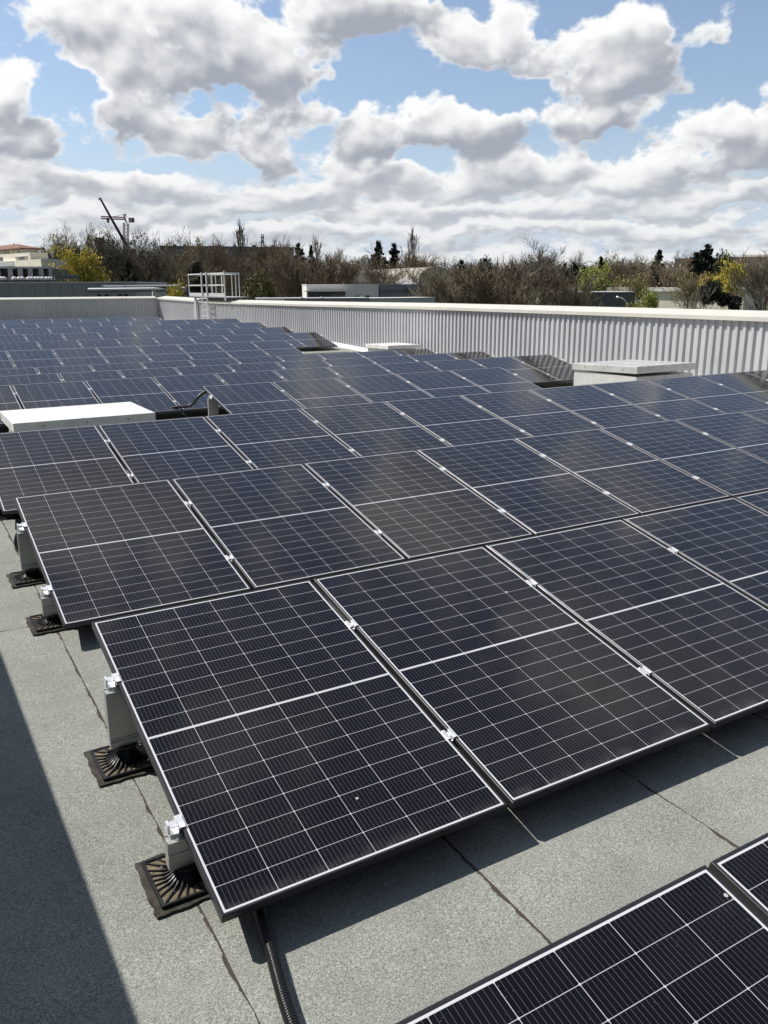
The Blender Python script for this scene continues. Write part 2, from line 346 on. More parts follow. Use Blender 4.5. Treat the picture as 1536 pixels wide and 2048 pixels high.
# ------------------------------------------------------------------ roof and parapet walls
XL, XR, YF, YN = -1.268, 13.2, 46.5, -9.0
ROOF_Z = [(-9, -.33), (-2.6, -.172), (0, -.142), (2.56, -.092), (5.1, -.007), (7.7, .05), (8.62, .0), (8.62, -.02), (11.08, -.158), (13.64, -.245), (16.15, -.324), (18.7, -.375), (20.7, -.252), (23.24, -.17), (25.83, -.088), (28.38, -.003), (30.94, .072), (33.2, .12), (35, .086), (46.5, -.05)]
def roof_z(y):
    for (a, za), (b, zb) in zip(ROOF_Z, ROOF_Z[1:]):
        if a <= y <= b and b > a: return za + (zb - za) * (y - a) / (b - a)
    return ROOF_Z[0][1] if y < ROOF_Z[0][0] else ROOF_Z[-1][1]
rm = MB(); ys = sorted(set(y for y, _ in ROOF_Z))
for i, y in enumerate(ys):
    rm.v += [(XL - .3, y, roof_z(y)), (XR + .3, y, roof_z(y))]
rm.f = [(2 * i, 2 * i + 1, 2 * i + 3, 2 * i + 2) for i in range(len(ys) - 1)]
tag(rm.build('flat_roof', M_roof), 'grey mineral felt flat roof carrying the solar panels', 'roof', kind='structure')
gm = MB(); gm.add([(-3000, -3000, -6), (3000, -3000, -6), (3000, 5000, -6), (-3000, 5000, -6)], [(0, 1, 2, 3)])
tag(gm.build('ground', mat('grass_ground', (.075, .085, .045), .95, var=.4, vscale=.02)), 'ground around the buildings', 'ground', kind='structure')

TOP = [(-9, 1.26), (7.5, 1.26), (12, 1.255), (19, 1.243), (27.5, 1.185), (37, 1.150), (46.5, 1.238)]
def top_z(y):
    for (a, za), (b, zb) in zip(TOP, TOP[1:]):
        if a <= y <= b: return za + (zb - za) * (y - a) / (b - a)
    return TOP[-1][1]
RIB = [(0.0, 0.036), (.060, .036), (.082, 0.0), (.150, 0.0)]      # along the wall, depth of trapezoid rib
RP = .175
def cladding(u0, u1, place, zlo, zhi):
    """sheet of trapezoid ribs from u0 to u1; place(u, depth, z) -> point"""
    m = MB(); k = math.floor(u0 / RP); us = []
    while k * RP < u1:
        for a, d in RIB:
            u = k * RP + a
            if u0 <= u <= u1: us.append((u, d))
        k += 1
    for u, d in us: m.v += [place(u, d, zlo(u)), place(u, d, zhi(u))]
    m.f = [(2 * i, 2 * i + 2, 2 * i + 3, 2 * i + 1) for i in range(len(us) - 1)]
    return m
def coping_y(x_in, x_out, y0, y1, dz=.075, rise=.10):
    """coping along y; inner face at x_in, sloping up to x_out"""
    yy = [y0] + [y for y, _ in TOP if y0 < y < y1] + [y1]; m = MB()
    for y in yy:
        z = top_z(y); m.v += [(x_in, y, z), (x_in, y, z + dz), (x_out, y, z + dz + rise), (x_out, y, z - .05), (x_in + (.012 if x_out > x_in else -.012), y, z + .004)]
    for i in range(len(yy) - 1):
        a, b = 5 * i, 5 * i + 5
        for p, q in ((0, 1), (1, 2), (2, 3), (3, 4), (4, 0)): m.f.append((a + p, b + p, b + q, a + q) if x_out > x_in else (a + q, b + q, b + p, a + p))
    m.f += [(0, 1, 2, 3, 4), tuple(5 * (len(yy) - 1) + i for i in (4, 3, 2, 1, 0))]
    return m
# right wall
w = empty('parapet_wall', (XR, 18, 0))
tag(w, 'sunlit ribbed silver parapet wall with cream coping along the right roof edge', 'wall', 'parapet walls')
def own(o, root):
    o.parent = root; o.matrix_parent_inverse = Matrix.Translation(-Vector(root.location)); return o
own(cladding(YN, YF - .02, lambda u, d, z: (XR - d, u, z), lambda u: roof_z(u) + .06, lambda u: top_z(u) + .002).build('cladding', M_clad), w)
own(coping_y(XR - .105, XR + .40, YN, YF).build('coping', M_cap), w)
fl = MB()
for y in ys: fl.v += [(XR - .20, y, roof_z(y) + .006), (XR - .05, y, roof_z(y) + .11), (XR - .004, y, roof_z(y) + .115)]
for i in range(len(ys) - 1):
    a, b = 3 * i, 3 * i + 3; fl.f += [(a, b, b + 1, a + 1), (a + 1, b + 1, b + 2, a + 2)]
own(fl.build('flashing', M_flash), w)
own(MB().box((XR + .02, YN, -6), (XR + .36, YF + .3, 1.10)).build('wall_core', M_wallcore), w)
# far wall
w = empty('parapet_wall', (6, YF, 0)); tag(w, 'shaded dark ribbed parapet wall with white coping at the far end', 'wall', 'parapet walls')
own(cladding(XL, XR, lambda u, d, z: (XR + XL - u, YF - d, z), lambda u: roof_z(YF) + .03, lambda u: 1.24).build('cladding', M_clad), w)
c = MB(); c.prism([(YF - .10, 1.238), (YF + .40, 1.19), (YF + .40, 1.40), (YF - .10, 1.313)], XL - .4, XR - .11)
own(c.build('coping', M_cap), w)
own(MB().box((XL, YF + .02, -6), (XR + .01, YF + .36, 1.15)).build('wall_core', M_wallcore), w)
# left wall, out of the picture on the left: its shadow lies on the roof
w = empty('parapet_wall', (XL, 18, 0)); tag(w, 'ribbed parapet wall along the left roof edge that shades the roof beside the panels', 'wall', 'parapet walls')
own(cladding(YN, YF - .02, lambda u, d, z: (XL + d, -u + YN + YF, z), lambda u: -.5, lambda u: 1.15).build('cladding', M_clad), w)
own(coping_y(XL + .105, XL - .40, YN, YF).build('coping', M_cap), w)
own(MB().box((XL - .36, YN, -6), (XL - .02, YF + .3, 1.10)).build('wall_core', M_wallcore), w)
w = None

# ------------------------------------------------------------------ solar panels
TILT = math.radians(12.604); CT, ST = math.cos(TILT), math.sin(TILT)
def frame_mesh():
    m = MB(); o = [(0, 0), (PW, 0), (PW, PL), (0, PL)]; e = .0026
    def ring(ins, z): return [(ins, ins, z), (PW - ins, ins, z), (PW - ins, PL - ins, z), (ins, PL - ins, z)]
    R = [ring(.028, -PT), ring(0, -PT), ring(0, -e), ring(e, 0), ring(.011 - .0006, 0), ring(.011, -.0012), ring(.011, -.007), ring(.002, -.0075), ring(.002, -PT + .002), ring(.028, -PT + .002)]
    for r in R: m.v += r
    for i in range(len(R) - 1):
        for j in range(4): m.f.append((4 * i + j, 4 * i + (j + 1) % 4, 4 * i + 4 + (j + 1) % 4, 4 * i + 4 + j))
    for j in range(4): a = 4 * (len(R) - 1); m.f.append((a + j, a + (j + 1) % 4, (j + 1) % 4, j))
    m.f = [f[::-1] if False else f for f in m.f]
    return m.mesh('frame', M_frame)
ME_frame = frame_mesh()
ME_glass = MB().box((.0025, .0025, -.0065), (PW - .0025, PL - .0025, -.0018)).mesh('cell_sheet', M_cell)
def clamp_mesh():
    m = MB(); g = GAP / 2                                          # centred on the gap, x across it
    for s in (-1, 1):
        x0, x1 = sorted((s * (g - .003), s * (g + .0125)))
        m.box((x0, -.027, .0006), (x1, .027, .0046))
        a, b_ = sorted((s * (g - .0055), s * (g - .0025)))
        m.box((a, -.025, -.020), (b_, .025, .0036))
    m.box((-g + .0025, -.024, -.020), (g - .0025, .024, -.015))
    m.box((-g - .010, .014, .0046), (-g + .002, .0265, .0060)); m.box((g - .002, -.0265, .0046), (g + .010, -.014, .0060))
    return m.mesh('clamp', M_alu)
ME_clamp = clamp_mesh()
def bolt_mesh():
    return MB().lathe([(.0068, -.0155), (.0068, -.004), (.0058, -.003)], n=8).mesh('bolt', M_bolt)
ME_bolt = bolt_mesh()
def endclamp_mesh():                                              # sits on the outer frame edge, x<0 outside the panel
    m = MB()
    m.box((-.014, -.030, .0006), (.0125, .030, .0050)); m.box((-.014, -.030, -.052), (-.0095, .030, .0006))
    m.box((-.048, -.022, -.030), (-.014, .022, -.0255)); m.box((-.048, -.014, -.0255), (-.040, .014, .012)); m.box((-.040, -.024, .0065), (-.014, .006, .0105))
    return m.mesh('end_clamp', M_alu)
ME_endclamp = endclamp_mesh()
TC = (.418, 1.286)
def make_panel():
    r = empty('solar_panel', (0, 0, 0), (TILT, 0, 0))
    link('frame', ME_frame, r); link('cell_sheet', ME_glass, r)
    for t in TC:
        c = link('clamp', ME_clamp, r, (PW + GAP / 2, t, 0)); link('bolt', ME_bolt, c)
    return r
def make_panel_ends(left, right):
    r = empty('solar_panel', (0, 0, 0), (TILT, 0, 0))
    link('frame', ME_frame, r); link('cell_sheet', ME_glass, r)
    for t in TC:
        if not right:
            c = link('clamp', ME_clamp, r, (PW + GAP / 2, t, 0)); link('bolt', ME_bolt, c)
        else:
            c = link('end_clamp', ME_endclamp, r, (PW, t, 0)); c.rotation_euler = (0, 0, math.pi)
        if left: link('end_clamp', ME_endclamp, r, (0, t, 0))
    return r
# rows: x of the first panel, y and z of the low edge, panels, left end seen, right end seen, row words
ROWS = [
    (-.038, -2.590, -.031, 3, 0, 0, 'nearest row at bottom right corner'),
    (0.0, 0.0, 0.0, 6, 1, 0, 'front row above the bare roof strip'),
    (0.0, 2.565, .051, 9, 1, 0, 'second row behind the front row'),
    (-.010, 5.088, .135, 11, 1, 1, 'third row in front of the white hatch'),
    (3.457, 8.618, .050, 5, 1, 1, 'short row between the two big white hatches'),
    (-.093, 11.084, -.018, 11, 0, 1, 'row just behind the left white hatch'),
    (1.075, 13.640, -.105, 10, 0, 1, 'second row behind the left white hatch'),
    (1.028, 16.145, -.184, 10, 0, 1, 'pale row before the middle aisle'),
    (1.002, 20.720, -.111, 8, 0, 1, 'first row past the middle aisle'),
    (2.155, 23.238, -.030, 9, 0, 1, 'second row past the middle aisle'),
    (2.168, 25.828, .052, 9, 0, 1, 'third row past the middle aisle'),
    (2.164, 28.377, .137, 9, 0, 1, 'fourth row past the middle aisle'),
    (2.168, 30.944, .212, 9, 0, 1, 'fifth row past the middle aisle'),
    (3.372, 34.958, .226, 6, 0, 1, 'farthest row before the far wall')]
ORD = ['first', 'second', 'third', 'fourth', 'fifth', 'sixth', 'seventh', 'eighth', 'ninth', 'tenth', 'eleventh']
protos = {}
for ri, (x0, y0, z0, n, le, rend, words) in enumerate(ROWS):
    for k in range(n):
        key = (bool(le and k == 0), bool(rend and k == n - 1))
        if key not in protos:
            o = protos[key] = make_panel_ends(*key)
        else: o = copy_tree(protos[key])
        o.location = (x0 + k * PITCH, y0, z0)
        tag(o, f'solar panel, {ORD[k]} from left in {words}', 'solar panel', 'solar panels on the flat roof')

# --- rails and their feet
def rail_up(x0, x1):
    p = [(-.022, -.030), (.022, -.030), (.022, .235), (-.024, .235), (-.024, .222), (-.018, .219), (-.018, .012), (-.0215, .009), (-.0215, .003), (-.018, 0.0), (-.022, -.006)]
    m = MB().prism(p, x0, x1)
    m.box((x0, -.040, .2352), (x1, -.020, .2385)); m.box((x0, .012, .2352), (x1, .026, .2385))
    return m
def rail_low(x0, x1):
    p = [(-.022, -.072), (.022, -.072), (.022, .045), (-.024, .045), (-.024, .034), (-.018, .031), (-.018, -.010), (-.022, -.014), (-.022, -.026), (-.018, -.030), (-.018, -.058), (-.022, -.062)]
    m = MB().prism(p, x0, x1)
    m.box((x0, -.040, .0452), (x1, -.020, .0485)); m.box((x0, .012, .0452), (x1, .026, .0485))
    return m
RX = {3: (3.40, 12.66), 7: (1.0, 11.83), 12: (3.3, 12.72)}
short = ['bottom right row', 'front row', 'second row', 'third row', 'short row between hatches', 'row just behind the left hatch', 'second row behind the left hatch', 'pale row before the aisle', 'first row past the aisle', 'second row past the aisle', 'third row past the aisle', 'fourth row past the aisle', 'fifth row past the aisle', 'farthest row']
RAILEND = {4: (3.385, 9.2),  8: (1.0, 11.83), 13: (3.3, 12.70)}
for ri, (x0, y0, z0, n, le, rend, words) in enumerate(ROWS):
    if ri == 0: continue
    a, b_ = RAILEND.get(ri, (x0 - .055, x0 + n * PITCH + .03))
    if ri == 4: b_ = a + .15
    bt = x0 + n * PITCH + .03 if ri in (8, 13) else b_
    for nm, fn, dy in (('tall', rail_up, TC[1] * CT), ('low', rail_low, TC[0] * CT)):
        # uneven free ends as in a field-cut rail
        o = fn(a, bt if nm == 'tall' else b_).build('mounting_rail', M_rail); o.location = (0, y0 + dy - .004, z0 + .0)
        tag(o, f'{"tall" if nm == "tall" else "shallow"} aluminium mounting rail under the {short[ri]} of solar panels', 'rail', 'mounting rails')

def foot(x, y, zr, ztop, label):
    """felt-bonded pedestal: bitumen patch, ribbed base plate, trumpet stem"""
    r = empty('rail_pedestal', (x, y, zr)); tag(r, label, 'pedestal', 'rail pedestals'); H = ztop - zr
    rnd = random.Random(int(x * 100 + y * 7))
    m = MB(); pts = []
    hs = .156
    for s in range(4):
        for i in range(12):
            t = -1 + 2 * i / 12; j = rnd.uniform(-.006, .006)
            pts.append({0: (t * hs, -hs + j), 1: (hs + j, t * hs), 2: (-t * hs, hs + j), 3: (-hs + j, -t * hs)}[s])
    n = len(pts); m.v = [(p[0], p[1], .0005) for p in pts] + [(p[0] * .985, p[1] * .985, .0065) for p in pts]
    m.f = [(i, (i + 1) % n, (i + 1) % n + n, i + n) for i in range(n)] + [tuple(range(n, 2 * n))]
    m.build('bitumen_patch', M_patch, r)
    b = MB(); b.box((-.128, -.128, .0068), (.128, .128, .014)); b.build('base_plate', M_plate, r)
    f = MB()
    f.box((-.131, -.131, .007), (.131, -.122, .020)); f.box((-.131, .122, .007), (.131, .131, .020)); f.box((-.131, -.122, .007), (-.122, .122, .020)); f.box((.122, -.122, .007), (.131, .122, .020))
    for k in range(28):                                           # curved ribs sweeping up into the stem
        an = 2 * math.pi * (k + .5) / 28; ca, sa = math.cos(an), math.sin(an)
        rmax = .124 / max(abs(ca), abs(sa)); w = .0026
        prof = []
        for i in range(9):
            q = i / 8; rr = rmax + (.030 - rmax) * q
            zt = .019 + max(H * .95 - .02, .03) * (q ** 3.2)
            prof.append((rr, zt))
        vs = []
        for rr, zt in prof:
            for sd in (-1, 1):
                vs.append((ca * rr - sa * w * sd, sa * rr + ca * w * sd, .0135)); vs.append((ca * rr - sa * w * sd, sa * rr + ca * w * sd, zt))
        fs = []
        for i in range(8):
            a = 4 * i; fs += [(a, a + 4, a + 5, a + 1), (a + 3, a + 7, a + 6, a + 2), (a + 1, a + 5, a + 7, a + 3)]
        fs += [(0, 1, 3, 2), (32, 34, 35, 33)]
        f.add(vs, fs)
    f.build('rib_grid', M_black, r)
    s = MB(); s.lathe([(.075, .0135), (.058, .022), (.045, .035), (.036, H * .55), (.034, H * .72), (.044, H - .018), (.052, H - .008), (.052, H)], n=24)
    s.build('stem', M_black, r, smooth=False)
    for sx in (-1, 1):
        for sy in (-1, 1):
            q = MB().lathe([(.0075, 0), (.0075, .004), (.004, .0075)], (sx * .072, sy * .072, .0138), 8)
            q.build('screw', M_screw, r)
    return r
for ri, nm in ((1, 'the front row'), (2, 'the second row'), (3, 'the third row')):
    x0, y0, z0, n = ROWS[ri][:4]
    for lo in (1, 0):
        yy = y0 + TC[0 if lo else 1] * CT
        foot(x0 + .015, yy, roof_z(yy) , z0 + (-.072 if lo else -.030), f'black ribbed pedestal under the {"shallow lower" if lo else "tall upper"} rail end of {nm}')
x0, y0, z0, n = ROWS[4][:4]
yy = y0 + TC[1] * CT; foot(x0 + .03, yy, roof_z(yy), z0 - .030, 'black pedestal under the tall rail stub of the short row by the hatch')
yy = y0 + TC[0] * CT; foot(x0 + .03, yy, roof_z(yy), z0 - .072, 'black pedestal under the shallow rail stub of the short row by the hatch')
x0, y0, z0, n = ROWS[8][:4]
yy = y0 + TC[0] * CT; foot(11.74, yy, roof_z(yy), z0 - .072, 'black pedestal at the bare right rail end beside the small white hatch')
x0, y0, z0, n = ROWS[13][:4]
yy = y0 + TC[0] * CT; foot(12.62, yy, roof_z(yy), z0 - .072, 'black pedestal at the bare rail end below the roof ladder')

# --- corrugated conduits
def conduit(pts, r, label, name='cable_conduit', pitch=.0095):
    P = [Vector(p) for p in pts]; out = []
    for i in range(len(P) - 1):                                     # Catmull-Rom
        a, b_, c_, d = P[max(i - 1, 0)], P[i], P[i + 1], P[min(i + 2, len(P) - 1)]
        for k in range(24):
            t = k / 24; out.append(.5 * ((2 * b_) + (c_ - a) * t + (2 * a - 5 * b_ + 4 * c_ - d) * t * t + (3 * b_ - a - 3 * c_ + d) * t ** 3))
    out.append(P[-1])
    L = [0]
    for a, b_ in zip(out, out[1:]): L.append(L[-1] + (b_ - a).length)
    npt = int(L[-1] / (pitch / 6)); res = []; rad = []; j = 0
    for i in range(npt + 1):
        s = L[-1] * i / npt
        while j < len(out) - 2 and L[j + 1] < s: j += 1
        t = (s - L[j]) / max(L[j + 1] - L[j], 1e-6); res.append(out[j].lerp(out[j + 1], min(t, 1)))
        rad.append(r * (1 - .13 * (.5 - .5 * math.cos(2 * math.pi * s / pitch))))
    o = MB().tube(res, rad, 14).build(name, M_conduit, smooth=True)
    return tag(o, label, 'conduit', 'black corrugated conduits')
rz = lambda y, dz: roof_z(y) + dz
conduit([(.30, .62, rz(.62, .10)), (.23, .34, rz(.34, .05)), (.165, .12, rz(.1, .0235)), (.122, -.10, rz(-.1, .0235)), (.080, -.31, rz(-.31, .0235)), (.052, -.55, rz(-.55, .0235)), (.045, -1.0, rz(-1, .0235))], .0225, 'black corrugated conduit running from under the front row across the bare roof')
conduit([(3.52, 10.22, .36), (3.455, 10.28, .33), (3.43, 10.5, .225), (3.45, 10.78, .11), (3.43, 10.98, .05), (3.34, 11.12, .03), (3.2, 11.3, .0)], .024, 'thick black conduit looping from the short row down behind the left hatch')
conduit([(.10, 4.10, .30), (.03, 4.15, .25), (-.02, 4.2, .13), (.0, 4.28, .03), (.08, 4.5, .0), (.25, 4.8, .02)], .022, 'black conduit loop beside the top left corner of the second row', pitch=.012)

# ------------------------------------------------------------------ roof hatches
M_hatch = mat('white_sheet', (.72, .715, .69), .45, .12, .5, var=.13, vscale=5.0, bump=.25, bscale=7)
M_crinkle = mat('crinkled_foil', (.74, .73, .70), .34, .35, .5, var=.1, vscale=4, bump=1.0, bscale=9)
M_lid = mat('galvanised_lid', (.60, .60, .57), .36, .35, .5, var=.16, vscale=4.0, rvar=.12, bump=.5, bscale=8)
def hatch(x0, x1, y0, y1, zf, zb, lidh, over, label, foil=False, panels=0):
    r = empty('roof_hatch', ((x0 + x1) / 2, (y0 + y1) / 2, roof_z(y0))); tag(r, label, 'roof hatch', 'white roof hatches')
    m = MB(); rr = .012
    vs = [(x0, y0, zf - lidh), (x1, y0, zf - lidh), (x1, y1, zb - lidh), (x0, y1, zb - lidh), (x0, y0, zf), (x1, y0, zf), (x1, y1, zb), (x0, y1, zb)]
    m.add(vs, [(3, 2, 1, 0), (4, 5, 6, 7), (0, 1, 5, 4), (1, 2, 6, 5), (2, 3, 7, 6), (3, 0, 4, 7)])
    own(m.build('lid', M_lid if foil else M_hatch, bevel=.008), r)
    rv = MB(); n = 3
    for i in range(n):
        x = x0 + (x1 - x0) * (i + .7) / (n + .4); rv.tube([(x, y0 + .001, zf - lidh * .45), (x, y0 - .006, zf - lidh * .45)], .011, 8)
        y = y0 + (y1 - y0) * (i + .7) / (n + .4); zz = zf + (zb - zf) * (i + .7) / (n + .4)
        rv.tube([(x0 + .001, y, zz - lidh * .45), (x0 - .006, y, zz - lidh * .45)], .011, 8)
    own(rv.build('rivet', M_bolt), r)
    sm = MB(); xm = x0 + (x1 - x0) * .46
    sm.add([(xm, y0 + .01, zf + .0015), (xm + .03, y0 + .01, zf + .0015), (xm + .03, y1 - .01, zb + .0015), (xm, y1 - .01, zb + .0015), (xm, y0 + .01, zf + .004), (xm + .03, y0 + .01, zf + .004), (xm + .03, y1 - .01, zb + .004), (xm, y1 - .01, zb + .004)], [(4, 5, 6, 7), (0, 1, 5, 4), (1, 2, 6, 5), (3, 0, 4, 7)])
    own(sm.build('lid_seam', M_hatch), r)
    o = over; b = MB(); zt = min(zf, zb) - lidh - .004; z0 = min(roof_z(y0), roof_z(y1)) - .02
    b.box((x0 + o, y0 + o, z0), (x1 - o, y1 - o, zt))
    own(b.build('upstand', M_crinkle if foil else M_hatch), r)
    if panels:
        p = MB()
        for i in range(panels):
            xa = x0 + o + (x1 - x0 - 2 * o) * i / panels; xb = x0 + o + (x1 - x0 - 2 * o) * (i + 1) / panels
            p.box((xa + .006, y0 + o - .008, z0 + .02), (xb - .006, y0 + o - .001, zt - .01))
        own(p.build('cover_sheet', M_hatch), r)
    return r
hatch(.45, 2.03, 7.80, 8.95, .45, .45, .115, .07, 'large white sheet metal roof hatch at left behind the third row')
hatch(10.83, 12.37, 8.45, 10.10, .50, .445, .130, .03, 'large silver white roof hatch with crinkled side beside the sunlit wall', True, 4)
hatch(11.68, 12.78, 18.50, 19.85, .27, .25, .11, .06, 'small white roof hatch far back at the foot of the ribbed wall', False, 2)

# ------------------------------------------------------------------ roof ladder with guard rails
M_galv = mat('galvanised', (.70, .70, .69), .42, .5, .5, var=.08, vscale=6)
def ladder():
    r = empty('roof_ladder', (13.0, 37.5, 0)); tag(r, 'pale aluminium roof ladder with guard railed platform crossing the parapet wall', 'ladder')
    def add(m, nm): return own(m.build(nm, M_galv), r)
    for y in (37.25, 37.95):
        m = MB(); m.box((12.87, y - .026, roof_z(37.5) + .02), (12.93, y + .026, 2.58)); add(m, 'stile')
    for i in range(5):
        m = MB(); z = roof_z(37.5) + .22 + i * .27; m.box((12.87, 37.28, z), (12.92, 37.92, z + .045)); add(m, 'rung')
    def post(x, y, z0, z1, w=.017): m = MB(); m.box((x - w, y - w, z0), (x + w, y + w, z1)); add(m, 'post')
    for y in (40.05, 36.7, 36.1, 35.25): post(12.95, y, 1.42, 2.54)
    post(12.95, 34.95, 1.30, 2.60, .026)
    for y in (37.2, 36.7, 36.25, 40.0): post(14.15, y, 1.35, 2.56)
    post(14.15, 38.6, 1.35, 2.56)
    def bar(a, b, nm, w=.02, h=.03):
        m = MB(); x0, x1 = sorted((a[0], b[0])); y0, y1 = sorted((a[1], b[1])); m.box((x0 - w, y0 - w, a[2] - h), (x1 + w, y1 + w, a[2] + h)); add(m, nm)
    for x in (12.95, 14.15): bar((x, 34.95 if x < 13.5 else 36.25, 2.50), (x, 40.05, 2.50), 'top_rail')
    bar((12.95, 40.08, 2.50), (14.15, 40.08, 2.50), 'top_rail'); bar((12.95, 34.92, 2.50), (14.2, 36.2, 2.50), 'top_rail') if False else None
    m = MB(); m.tube([(12.95, 34.95, 2.5), (14.15, 36.25, 2.5)], .035, 6); add(m, 'top_rail')
    bar((12.95, 34.95, 1.98), (12.95, 40.05, 1.98), 'mid_rail'); bar((12.95, 34.95, 1.55), (12.95, 40.05, 1.55), 'toe_board', .012, .075)
    m = MB(); m.box((12.97, 35.0, 1.42), (14.15, 40.0, 1.46)); add(m, 'platform')
ladder()
pp = MB(); pp.box((13.02, 39.40, roof_z(39.4)), (13.10, 39.62, 1.36)); pp.box((12.98, 39.36, 1.36), (13.5, 39.66, 1.40))
tag(pp.build('wall_post', M_clad), 'grey metal upright standing against the ribbed wall left of the roof ladder', 'post')

# ------------------------------------------------------------------ background buildings
def oriented(px0, px1, d0, d1):
    """frame with x along the facade seen between two pixel columns at the given distances"""
    a = at(px0, 573, d0); b_ = at(px1, 573, d1); a.z = b_.z = 0
    x = (b_ - a); L = x.length; x.normalize(); y = Vector((0, 0, 1)).cross(x)
    return Matrix(((x.x, y.x, 0, a.x), (x.y, y.y, 0, a.y), (0, 0, 1, 0), (0, 0, 0, 1))), L
def zpx(py, d): return at(768, py, d).z
G = -6.0
M_grey = mat('grey_sheet_wall', (.25, .27, .30), .6, .1, .4, var=.06, vscale=.4)
M_lgrey = mat('light_grey_wall', (.50, .51, .52), .7, 0, .3, var=.05, vscale=.4)
M_dgrey = mat('dark_grey_wall', (.13, .135, .155), .6, 0, .4, var=.06, vscale=.4)
M_white = mat('white_wall', (.82, .81, .78), .7, 0, .3, var=.06, vscale=.5)
M_cream = mat('cream_render', (.80, .76, .64), .85, 0, .2, var=.1, vscale=.5)
M_tile = mat('red_roof_tile', (.21, .115, .085), .85, 0, .2, var=.25, vscale=2)
M_glass = mat('dark_window', (.015, .017, .02), .08, 0, .6)
M_roofg = mat('grey_flat_roof', (.28, .28, .27), .9, 0, .2, var=.1, vscale=.3)
def part(root, m, name, mt, Mx):
    o = m.build(name, mt); o.parent = root; o.matrix_world = Mx; return o
def broot(name, Mx, label, cat='building', group=None):
    r = empty(name); r.matrix_world = Mx @ Matrix.Translation((0, 0, G)); tag(r, label, cat, group); bpy.context.view_layer.update(); return r
I4 = Matrix.Identity(4)
def child(root, m, name, mt):
    """m is written in the facade frame with real z; root origin sits on the ground"""
    o = m.build(name, mt, root); o.matrix_parent_inverse = Matrix.Translation((0, 0, -G)); return o

# left warehouse
d = 85.0; Mx, L = oriented(-60, 272, 88, 84)
r = broot('warehouse', Mx, 'long grey panelled warehouse beyond the far wall, with low dark windows')
zt = zpx(564.5, d)
child(r, MB().box((0, 0, G), (L, 18, zt)), 'wall', M_grey)
child(r, MB().box((-.1, -.06, zt), (L + .1, 18, zt + .12)), 'roof_edge', M_lgrey)
m = MB(); k = 1
while k * 1.15 < L: m.box((k * 1.15 - .015, -.02, G), (k * 1.15 + .015, -.001, zt - .02)); k += 1
child(r, m, 'panel_joint', M_dgrey)
def fx(px, L=L): return None
pxs = lambda px: (px + 60) / 332 * L
for x in (0, 22, 47, 97):
    child(r, MB().box((pxs(x), -.06, zpx(602, d)), (pxs(x + 15), -.005, zpx(593.5, d))), 'window', M_glass)
    child(r, MB().box((pxs(x) - .05, -.18, zpx(593.4, d)), (pxs(x + 15) + .05, -.005, zpx(592, d))), 'sill', M_lgrey)
child(r, MB().box((pxs(72), -.06, zpx(602, d)), (pxs(88), -.005, zpx(592.5, d))), 'shutter', M_lgrey)
for x in (192, 207, 234, 247): child(r, MB().box((pxs(x), -.05, zpx(602, d)), (pxs(x + 8), -.005, zpx(586, d))), 'window', M_glass)
# pipe bridge
M_pipe = mat('pipe_lagging', (.16, .175, .19), .45, .4)
r = empty('pipe_bridge', at(275, 640, 80)); tag(r, 'grey pipe bridge running right from the grey warehouse on a concrete post', 'pipe')
def absolute(m, name, mt, r, smooth=False):
    o = m.build(name, mt, r, smooth); o.matrix_parent_inverse = Matrix.Translation(-Vector(r.location)); return o
absolute(MB().tube([at(178, 580.5, 82), at(372, 578.5, 76)], .20, 10), 'pipe', M_pipe, r)
absolute(MB().tube([at(205, 573.5, 82), at(360, 572, 76)], .13, 8), 'upper_pipe', M_pipe, r)
for px in (205, 250, 305, 340, 358):
    t = (px - 178) / 194; dd = 82 - 6 * t
    absolute(MB().tube([at(px, 582, dd), at(px, 571, dd)], .06, 6), 'bracket', M_pipe, r)
p = at(311, 579, 77.9); absolute(MB().box((p.x - .35, p.y - .35, G), (p.x + .35, p.y + .35, p.z - .15)), 'post', M_lgrey, r)

# cream house with red roof, terraces stepping down
d = 150.0; Mx, L = oriented(-40, 92, 172, 145); S_ = L / 132.0
hx = lambda px: (px + 40) * S_; hz = lambda py: zpx(py, d)
r = broot('apartment_house', Mx, 'cream terraced apartment house with red tiled hip roof at the far left')
child(r, MB().box((hx(-40), .9, G), (hx(46), 3.6, hz(497))), 'upper_wall', M_cream)
child(r, MB().box((hx(-40), .45, G), (hx(64), 3.4, hz(507))), 'middle_wall', M_cream)
child(r, MB().box((hx(-40), 0, G), (hx(88), 4.2, hz(521))), 'lower_wall', M_cream)
m = MB(); x0, x1, y0, y1, z0, z1 = hx(-44), hx(48), .4, 4.1, hz(497), hz(487)
m.add([(x0, y0, z0), (x1, y0, z0), (x1, y1, z0), (x0, y1, z0), (x0 + 1, 2.2, z1), (hx(22), 2.2, z1), (x0, y0, z0 - .2), (x1, y0, z0 - .2), (x1, y1, z0 - .2), (x0, y1, z0 - .2)], [(0, 1, 5, 4), (1, 2, 5), (2, 3, 4, 5), (3, 0, 4), (6, 7, 1, 0), (7, 8, 2, 1), (9, 8, 7, 6)])
child(r, m, 'roof', M_tile)
for a, b_, t, bt, yy in ((9, 14, 501, 506.5, .9), (16, 19, 501, 506.5, .9), (37, 41, 501, 506, .9), (44, 48, 515, 520, .45), (49, 53.5, 515, 520, .45), (5, 11, 512, 520, .45)):
    child(r, MB().box((hx(a), yy - .05, hz(bt)), (hx(b_), yy - .004, hz(t))), 'window', M_glass)
child(r, MB().box((hx(36), .1, hz(514.5)), (hx(60), .446, hz(513.5))), 'canopy', M_lgrey)
m = MB(); m.box((hx(-40), -.04, hz(531)), (hx(38), -.003, hz(522))); child(r, m, 'balcony', M_lgrey)

